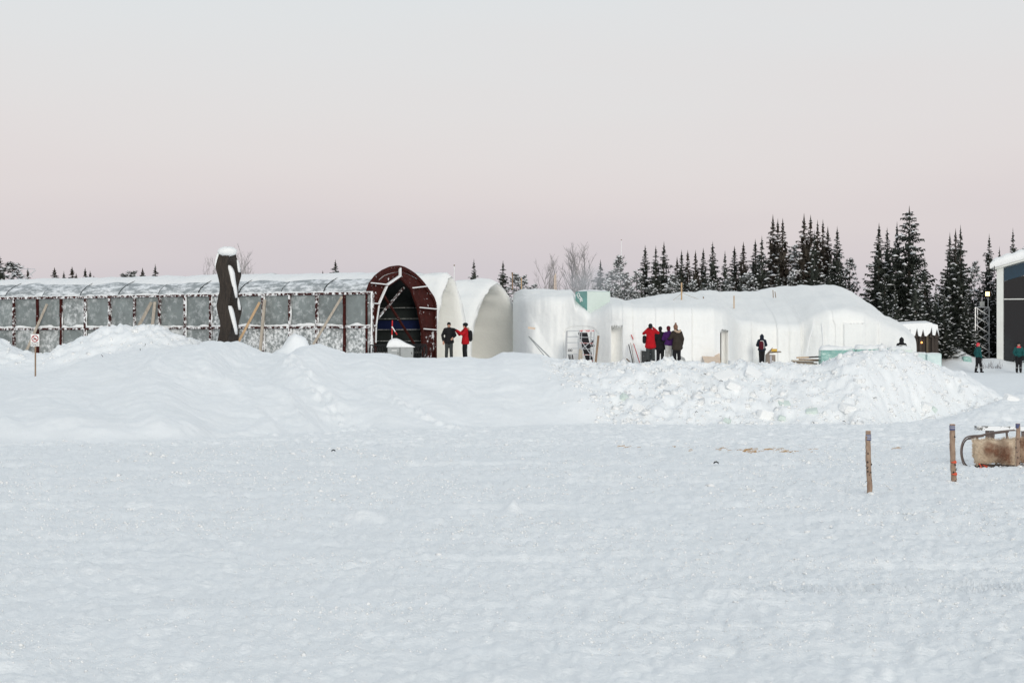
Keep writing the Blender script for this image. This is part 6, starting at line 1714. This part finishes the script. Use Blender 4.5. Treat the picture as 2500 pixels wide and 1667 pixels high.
# ------------------------------------------------------------------ poles on the ice
def birch_pole(top, botm, d, w, lab, seed, tape):
    rr = random.Random(seed)
    b = P(*botm, d); g = gz(b.x, d); a = P(*top, d)
    t = thing('marker_post', lab, 'post', (b.x, d, g), 'wooden marker posts on the ice')
    n = 22; pts, rs = [], []
    b0 = Vector((b.x, d, g - 0.15))
    for k in range(n + 1):
        u = k / n
        p = b0.lerp(a, u) + Vector((rr.uniform(-.004, .004) + 0.008 * math.sin(u * 5 + seed), rr.uniform(-.004, .004), 0))
        pts.append(p); rs.append(w / 2 * (1.04 - 0.06 * u) * rr.uniform(0.94, 1.06))
    trunk = MB().tube(pts, rs, 14).build('stem', M['birchbark'], t, smooth=True)
    MB().tube([a - Vector((0, 0, 0.002)), a + Vector((0, 0, 0.006))], w / 2 * 0.94, 14).build('cut_end', M['endgrain'], trunk)
    L = (a - b).length
    for k in range(9):     # knots and torn bark
        u = rr.uniform(0.08, 0.85); ang = rr.uniform(-2.9, -0.2); p = b0.lerp(a, u) + Vector((math.cos(ang), math.sin(ang), 0)) * w * 0.46
        MB().ell(p, (rr.uniform(.010, .024), 0.018, rr.uniform(.010, .022)), 7, 5, None, 0.25, rr).build('knot', M['darkwood'], trunk)
    for k in range(4):
        u = rr.uniform(0.1, 0.8); sg = rr.choice((-1, 1)); p = b0.lerp(a, u) + Vector((sg * w * 0.48, -0.01, 0))
        MB().tube([p, p + Vector((sg * rr.uniform(.01, .03), 0, rr.uniform(-.03, .03)))], [0.006, 0.003], 4).build('twig_stub', M['darkwood'], trunk)
    up = (a - b0).normalized()
    for o, h, m in tape:
        MB().tube([a - up * (o + h), a - up * o], w / 2 * 1.06 if m == 'tape' else w / 2 * 1.075, 16).build('tape_band', M[m], t)
    cl = [(0.02, -0.05, 0.035, .06)] if seed != 2 else [(-0.12, 0, 0.06, .10), (0.05, -0.05, 0.04, .07), (-0.26, 0, 0.035, .07)]
    for ox, oy, hz, rx in cl:
        MB().ell((b.x + ox, d + oy, g), (rx, 0.09, hz), 10, 6, None, 0.2, rr).build('foot_snow', M['snow_fresh'], t, smooth=True)
ST3 = [(0.06, 0.11, 'tape'), (0.075, 0.014, 'tape_light'), (0.105, 0.014, 'tape_light'), (0.135, 0.012, 'tape_light')]
birch_pole((2119.8, 1052), (2122.7, 1208), 41.0, 0.098, 'tallest bark-covered wooden post with blue tape, nearest and leftmost of the three', 1, ST3)
birch_pole((2324.5, 1035.5), (2329.3, 1177), 45.2, 0.112, 'bark-covered post with blue tape and orange rag, left of the sledge', 2, [(0.02, 0.10, 'tape'), (0.035, 0.014, 'tape_light'), (0.07, 0.014, 'tape_light')])
birch_pole((2484.7, 1034), (2486, 1141), 50.2, 0.095, 'bark-covered post with dark blue tape standing in front of the sledge', 3, [(0.0, 0.10, 'tape')])
for px, py, d, lab in ((2330, 1157, 45.14, 'frayed orange rag tied low on the post left of the sledge'), (2328.6, 1128, 45.14, 'frayed orange rag tied halfway up the post left of the sledge')):
    p = P(px, py, d)
    MB().tube([p + Vector((0, 0.03, -0.02)), p + Vector((0.004, 0.03, 0)), p + Vector((-0.003, 0.03, 0.02))], [0.056, 0.061, 0.056], 9).build('orange_rag', M['rope'], None, label=lab, cat='rag')

# ------------------------------------------------------------------ sledge with reindeer hides
DD = 51.3
def Z(zx, zy, d=DD): return P(2330 + zx / 9.8, 1020 + zy / 9.8, d)
g = gz(Z(800, 1190).x, DD)
t = thing('wooden_sledge', 'bentwood sledge with curled runners parked on the ice at the right edge', 'sledge', (Z(800, 1190).x, DD, g))
dz = g - Z(800, 1190).z
def curve(pts, d, r, nm, m=M['sledge']):
    # Catmull-Rom through the points
    P_ = [Z(a, b, d) for a, b in pts]; out = []
    for i in range(len(P_) - 1):
        p0, p1, p2, p3 = P_[max(0, i - 1)], P_[i], P_[i + 1], P_[min(len(P_) - 1, i + 2)]
        for k in range(6):
            u = k / 6
            out.append(0.5 * ((2 * p1) + (p2 - p0) * u + (2 * p0 - 5 * p1 + 4 * p2 - p3) * u * u + (3 * p1 - p0 - 3 * p2 + p3) * u ** 3))
    out.append(P_[-1])
    return MB().tube(out, r, 8).build(nm, m, t, smooth=True)
curve([(2600, 1190), (1500, 1195), (700, 1185), (420, 1185), (310, 1185), (235, 1130), (185, 1010), (155, 850), (165, 690), (215, 545), (300, 458), (440, 425), (620, 415), (800, 372), (1000, 335), (1200, 310), (1440, 290)], DD, 0.017, 'runner')
curve([(2600, 1170), (1500, 1175), (700, 1165), (420, 1165), (330, 1160), (262, 1100), (212, 990), (186, 850), (196, 700), (245, 570), (325, 500), (460, 470), (640, 425), (900, 380), (1300, 330)], DD + 0.55, 0.017, 'runner')
curve([(330, 497), (500, 455), (700, 425)], DD + 0.02, 0.026, 'hand_grip')
for a, b in ((540, 415), (770, 385), (900, 352), (1250, 300), (1700, 300), (2100, 300)):
    MB().beam(Z(a, b, DD + 0.1), Z(a + 15, 560, DD + 0.1), 0.045, 0.04, up=(0, 1, 0)).build('upright', M['sledge'], t)
for a in (560, 1000, 1400, 1900, 2400):
    MB().beam(Z(a, 1020, DD + 0.15), Z(a, 1190, DD + 0.1), 0.05, 0.05, up=(0, 1, 0)).build('leg', M['sledge'], t)
for k in range(5):
    y_ = DD + 0.05 + 0.11 * k
    MB().beam(Z(480, 1060, y_), Z(2600, 1060, y_), 0.09, 0.03).build('slat', M['sledge'], t)
curve([(360, 1178), (520, 1165), (600, 1150)], DD - 0.04, 0.03, 'tow_hook', M['black'])
MB().beam(Z(620, 1120, DD - 0.05), Z(1440, 1150, DD - 0.05), 0.06, 0.05).build('side_rail', M['darkwood'], t)
HIDE = mat('reindeer hide', (0.60, 0.49, 0.37), 0.95, var=0.16, vscale=8, bump=0.02, bscale=30)
def blotches(m, spots, col):
    """the animal's own rust brown markings, soft edged, at given places on the hide"""
    N, L = m.node_tree.nodes, m.node_tree.links
    b = N['Principled BSDF']; src = b.inputs['Base Color'].links[0].from_socket
    tc = N.new('ShaderNodeTexCoord'); nz = N.new('ShaderNodeTexNoise'); nz.inputs['Scale'].default_value = 7; nz.inputs['Detail'].default_value = 4
    L.new(tc.outputs['Object'], nz.inputs['Vector'])
    off = N.new('ShaderNodeMath'); off.operation = 'MULTIPLY_ADD'; off.inputs[1].default_value = 0.32; off.inputs[2].default_value = -0.16
    L.new(nz.outputs['Fac'], off.inputs[0])
    cur = None
    for x, z, r in spots:
        vm = N.new('ShaderNodeVectorMath'); vm.operation = 'SUBTRACT'; vm.inputs[1].default_value = (x, 0, z); L.new(tc.outputs['Object'], vm.inputs[0])
        fl = N.new('ShaderNodeVectorMath'); fl.operation = 'MULTIPLY'; fl.inputs[1].default_value = (1, 0, 0.8); L.new(vm.outputs[0], fl.inputs[0])
        ln = N.new('ShaderNodeVectorMath'); ln.operation = 'LENGTH'; L.new(fl.outputs[0], ln.inputs[0])
        ad = N.new('ShaderNodeMath'); ad.operation = 'ADD'; L.new(ln.outputs['Value'], ad.inputs[0]); L.new(off.outputs[0], ad.inputs[1])
        mr = N.new('ShaderNodeMapRange'); mr.inputs[1].default_value = r * 1.45; mr.inputs[2].default_value = r * 0.2; mr.inputs[4].default_value = 0.85; L.new(ad.outputs[0], mr.inputs[0])
        if cur is None: cur = mr.outputs[0]
        else:
            mx = N.new('ShaderNodeMath'); mx.operation = 'MAXIMUM'; L.new(cur, mx.inputs[0]); L.new(mr.outputs[0], mx.inputs[1]); cur = mx.outputs[0]
    mix = N.new('ShaderNodeMix'); mix.data_type = 'RGBA'; L.new(cur, mix.inputs[0]); L.new(src, mix.inputs[6]); mix.inputs[7].default_value = (*col, 1)
    L.new(mix.outputs[2], b.inputs['Base Color'])
blotches(HIDE, [(0.37, -0.22, 0.15), (0.52, -0.26, 0.13), (0.66, -0.28, 0.21), (0.76, -0.40, 0.12)], (0.19, 0.068, 0.032))
HIDE_D = mat('dark reindeer hide', (0.42, 0.30, 0.21), 0.95, var=0.2, vscale=8, patch=(0.16, 0.07, 0.04), patch_scale=2.2, patch_lo=0.46, patch_hi=0.6, patch_detail=3, bump=0.02, bscale=30)
def hide(name, outline_top, outline_bot, xs, d, m, label, seed):
    """thick hide hanging over the sledge side; outline rows from the photo"""
    vs, fcs = [], []; ny = 12; rr = random.Random(seed)
    cols_ = []
    for i, zx in enumerate(xs):
        top, bt = np.interp(zx, *outline_top), np.interp(zx, *outline_bot)
        for j in range(ny + 1):
            u = j / ny
            zy = top + (bt - top) * u
            edge = min(i, len(xs) - 1 - i) / 3.0
            bulge = 0.10 * math.sin(math.pi * min(1, u * 1.05)) ** 0.6 + 0.03 * float(fbm(np.array([i * 0.4]), np.array([j * 0.45]), 3, seed)[0])
            zy += (26 * float(fbm(np.array([i * 0.9]), np.array([2.2]), 2, seed + 4)[0]) * (1 - u) + 26 * float(fbm(np.array([i * 0.9]), np.array([7.2]), 2, seed + 5)[0]) * u)
            zx2 = zx + (18 * float(fbm(np.array([j * 0.8]), np.array([1.2]), 2, seed + 6)[0]) if i in (0, len(xs) - 1) else 0)
            p = Z(zx2, zy, d - bulge * min(1, 0.3 + edge) - 0.02)
            vs.append(tuple(p))
        back = Z(zx, top + 6, d + 0.45)
        vs.append(tuple(back))
    w = ny + 2
    for i in range(len(xs) - 1):
        for j in range(ny): a = i * w + j; fcs.append((a, a + 1, a + w + 1, a + w))
        fcs.append((i * w + ny + 1, i * w, (i + 1) * w, (i + 1) * w + ny + 1))
    tt = thing(name, label, 'hide', tuple(Vector(vs[0])), 'reindeer hides on the sledge')
    vs = [Vector(v) for v in vs]
    n0 = len(vs)
    back = [v + Vector((0, 0.05, 0)) for v in vs]
    f2 = fcs + [tuple(q + n0 for q in f[::-1]) for f in fcs]
    mesh_obj('skin', vs + back, f2, m, tt, smooth=True)
    # hair
    hv, hf = [], []
    for f in fcs:
        c = sum((vs[q] for q in f), Vector()) / len(f)
        for k in range(14):
            a_, b_ = rr.random(), rr.random()
            p = vs[f[0]].lerp(vs[f[1]], a_).lerp(vs[f[3]].lerp(vs[f[2]], a_), b_)
            dr = Vector((rr.gauss(0, .35), -abs(rr.gauss(.35, .3)), rr.gauss(-.45, .4))).normalized() * rr.uniform(.025, .05)
            sd = Vector((1, 0, 0)) * 0.0045
            b = len(hv); hv += [p - sd, p + sd, p + dr]; hf.append((b, b + 1, b + 2))
    for i in list(range(0, n0, w)) + list(range(ny, n0, w)) + list(range(0, w)) + list(range(n0 - w, n0)):
        for k in range(22):
            p = vs[i] + Vector((rr.uniform(-.03, .03), rr.uniform(-.02, .03), rr.uniform(-.03, .03)))
            dr = Vector((rr.gauss(0, .6), rr.gauss(-.2, .3), rr.gauss(0, .7))).normalized() * rr.uniform(.03, .065)
            sd = Vector((0.004, 0, 0.004)); b = len(hv); hv += [p - sd, p + sd, p + dr]; hf.append((b, b + 1, b + 2))
    mesh_obj('fur', hv, hf, m, tt, kind='stuff')
    return tt
hide('reindeer_hide', ([450, 560, 700, 900, 1100, 1200, 1440], [530, 525, 520, 515, 545, 500, 490]), ([450, 500, 560, 700, 900, 1050, 1200, 1300, 1400, 1460], [900, 1080, 1110, 1100, 1060, 1055, 1090, 1140, 1145, 1080]), list(np.linspace(455, 1462, 24)), DD - 0.04, HIDE, 'pale reindeer hide with rust brown blotches draped over the sledge side', 5)
hide('reindeer_hide', ([1480, 1600, 2000, 2400], [520, 475, 480, 520]), ([1480, 1600, 2000, 2400], [1020, 1040, 1060, 1000]), list(np.linspace(1485, 2390, 18)), DD - 0.02, HIDE_D, 'darker brown reindeer hide cut by the right edge of the picture', 6)
# rope
MB().tube([Z(250, 1252, DD - 0.35), Z(400, 1258, DD - 0.35), Z(500, 1245, DD - 0.30), Z(580, 1200, DD - 0.22), Z(700, 1215, DD - 0.22), Z(900, 1215, DD - 0.25), Z(1100, 1225, DD - 0.27), Z(1265, 1228, DD - 0.28)], 0.012, 6).build('tow_rope', M['rope'], None, label='orange red tow rope lying on the snow before the sledge', cat='rope')
MB().tube([Z(590, 1095, DD - 0.12), Z(640, 1150, DD - 0.16), Z(600, 1180, DD - 0.16), Z(700, 1195, DD - 0.17), Z(800, 1150, DD - 0.14), Z(680, 1120, DD - 0.14), Z(780, 1190, DD - 0.16)], 0.016, 6).build('rope_tangle', M['rope'], None, label='tangle of orange red rope hanging at the front of the sledge', cat='rope')
# snowy bench behind
d2 = 54.2
t = thing('snowy_bench', 'narrow bench covered with snow standing behind the sledge', 'bench', (Z(1200, 900, d2).x, d2, gz(Z(1200, 900, d2).x, d2)))
a, b = Z(505, 190, d2), Z(2500, 225, d2)
MB().beam(Vector((a.x, d2, (Z(505, 190, d2).z + Z(505, 292, d2).z) / 2)), Vector((b.x, d2 + 0.05, (Z(2500, 225, d2).z + Z(2500, 330, d2).z) / 2)), 0.30, abs(Z(0, 190, d2).z - Z(0, 292, d2).z)).build('seat', M['snowy_plank'], t)
for zx in (790, 900, 1650, 2300):
    p = Z(zx, 290, d2); MB().beam((p.x, d2, p.z), (p.x + 0.02, d2, gz(p.x, d2) - 0.1), 0.09, 0.08, up=(0, 1, 0)).build('leg', M['sledge'], t)
MB().beam(Z(760, 430, d2), Z(960, 420, d2), 0.07, 0.07).build('crossbar', M['sledge'], t)

# ------------------------------------------------------------------ bits on the ice
rr = random.Random(12)
vs, fcs = [], []
for (xa, xb, ya, yb, n) in ((1713, 2000, 1097, 1104, 70), (1800, 1860, 1100, 1102, 36), (1490, 1560, 1091, 1093, 14), (1610, 1680, 1088, 1090, 12), (2170, 2215, 1092, 1094, 8), (1900, 1960, 1099, 1102, 22)):
    for k in range(n):
        px, py = rr.gauss((xa + xb) / 2, (xb - xa) / 4.2), rr.uniform(ya, yb)
        d = F * HC / (py - HZ); x = PX(px, d); g = gz(x, d)
        a = rr.uniform(-0.5, 0.5); L = rr.uniform(0.04, 0.11)
        p = Vector((x, d, g + 0.006)); v = Vector((math.cos(a), math.sin(a), rr.uniform(-.1, .25))) * L; sd = Vector((0, 0, 0.006))
        b = len(vs); vs += [p - v + sd, p - v - sd, p + v - sd, p + v + sd, p - v + Vector((0, .006, 0)), p + v + Vector((0, .006, 0))]
        fcs += [(b, b + 1, b + 2, b + 3), (b + 1, b + 4, b + 5, b + 2), (b + 4, b, b + 3, b + 5)]
o = mesh_obj('straw', vs, fcs, M['straw'], None, label='thin trails of straw scattered on the ice before the rubble bank', cat='straw', kind='stuff')
for px, py, lab in ((814, 1106, 'small black scrap lying on the ice at the left'), (1748, 1142, 'small curled black scrap lying on the ice near the straw')):
    d = F * HC / (py - HZ); x = PX(px, d); g = gz(x, d)
    MB().tube([(x - 0.05, d, g), (x - 0.035, d, g + 0.03), (x + 0.005, d, g + 0.045), (x + 0.05, d - 0.01, g + 0.02), (x + 0.055, d, g - 0.005)], [0.012, 0.018, 0.018, 0.016, 0.008], 6).build('black_scrap', M['black'], None, label=lab, cat='scrap')
mbk = [(1774, 906, 0.12), (1760, 935, 0.14), (1700, 1010, 0.1), (1720, 916, 0.1), (2136, 975, 0.16), (2060, 1033, .12), (1985, 1035, .1), (2092, 1032, .1), (250, 872, .12), (343, 857, .1), (355, 845, .1)]
TWL = ['dark twig high on the rubble bank beside the long tilted slab', 'dark twig just below the long tilted slab on the bank', 'dark twig low on the rubble bank left of the boulder', 'dark twig high on the bank left of the tilted slab', 'long dark twig in the right half of the rubble bank', 'dark twig at the bank foot, middle of the three on its right', 'dark twig at the bank foot nearest to the big snow boulder', 'dark twig at the bank foot nearest to the tall post',
       'dark twig lowest in the snow heap by the steel wall', 'dark twig in the middle of the snow heap by the steel wall', 'dark twig highest in the snow heap by the steel wall']
for k, (px, py, L) in enumerate(mbk):
    d = hit(px, py); x = PX(px, d); g = gz(x, d); a = rr.uniform(0, 3)
    MB().tube([(x - L / 2 * math.cos(a), d - 0.06, g + 0.02), (x, d - 0.06, g + 0.06), (x + L / 2 * math.cos(a), d - 0.05, g + 0.10 * abs(math.sin(a)) + 0.02)], [0.010, 0.012, 0.007], 5).build('twig', M['darkwood'], None,
        label=TWL[k], cat='twig', group='twigs in the rubble bank' if px > 1000 else 'twigs in the snow heap')

# ------------------------------------------------------------------ smoke drifting from behind the roof
def smoke(c, r, dens, label):
    mb = MB().ell((0, 0, 0), r, 20, 14)
    o = mb.build('smoke', None, None, smooth=True, label=label, cat='smoke', kind='stuff')
    o.location = c
    m = bpy.data.materials.new('smoke'); m.use_nodes = True
    nt_ = m.node_tree; nt_.nodes.clear()
    out = nt_.nodes.new('ShaderNodeOutputMaterial'); pv = nt_.nodes.new('ShaderNodeVolumePrincipled')
    pv.inputs['Color'].default_value = (0.75, 0.76, 0.78, 1)
    tc = nt_.nodes.new('ShaderNodeTexCoord'); nz = nt_.nodes.new('ShaderNodeTexNoise')
    nz.inputs['Scale'].default_value = 0.55; nz.inputs['Detail'].default_value = 4
    nt_.links.new(tc.outputs['Object'], nz.inputs['Vector'])
    mr = nt_.nodes.new('ShaderNodeMapRange'); mr.inputs[1].default_value = 0.38; mr.inputs[2].default_value = 0.72; mr.inputs[4].default_value = dens
    nt_.links.new(nz.outputs['Fac'], mr.inputs[0])
    # fades out towards the hull
    mp = nt_.nodes.new('ShaderNodeVectorMath'); mp.operation = 'DIVIDE'; mp.inputs[1].default_value = r
    nt_.links.new(tc.outputs['Object'], mp.inputs[0])
    ln = nt_.nodes.new('ShaderNodeVectorMath'); ln.operation = 'LENGTH'; nt_.links.new(mp.outputs[0], ln.inputs[0])
    fd = nt_.nodes.new('ShaderNodeMapRange'); fd.inputs[1].default_value = 1.0; fd.inputs[2].default_value = 0.2
    nt_.links.new(ln.outputs['Value'], fd.inputs[0])
    mu = nt_.nodes.new('ShaderNodeMath'); mu.operation = 'MULTIPLY'
    nt_.links.new(mr.outputs[0], mu.inputs[0]); nt_.links.new(fd.outputs[0], mu.inputs[1])
    nt_.links.new(mu.outputs[0], pv.inputs['Density'])
    nt_.links.new(pv.outputs[0], out.inputs['Volume'])
    o.data.materials.append(m)
smoke(P(1450, 682, 130), (2.2, 1.6, 1.1), 0.75, 'thin grey smoke drifting from behind the snow roof before the birches')
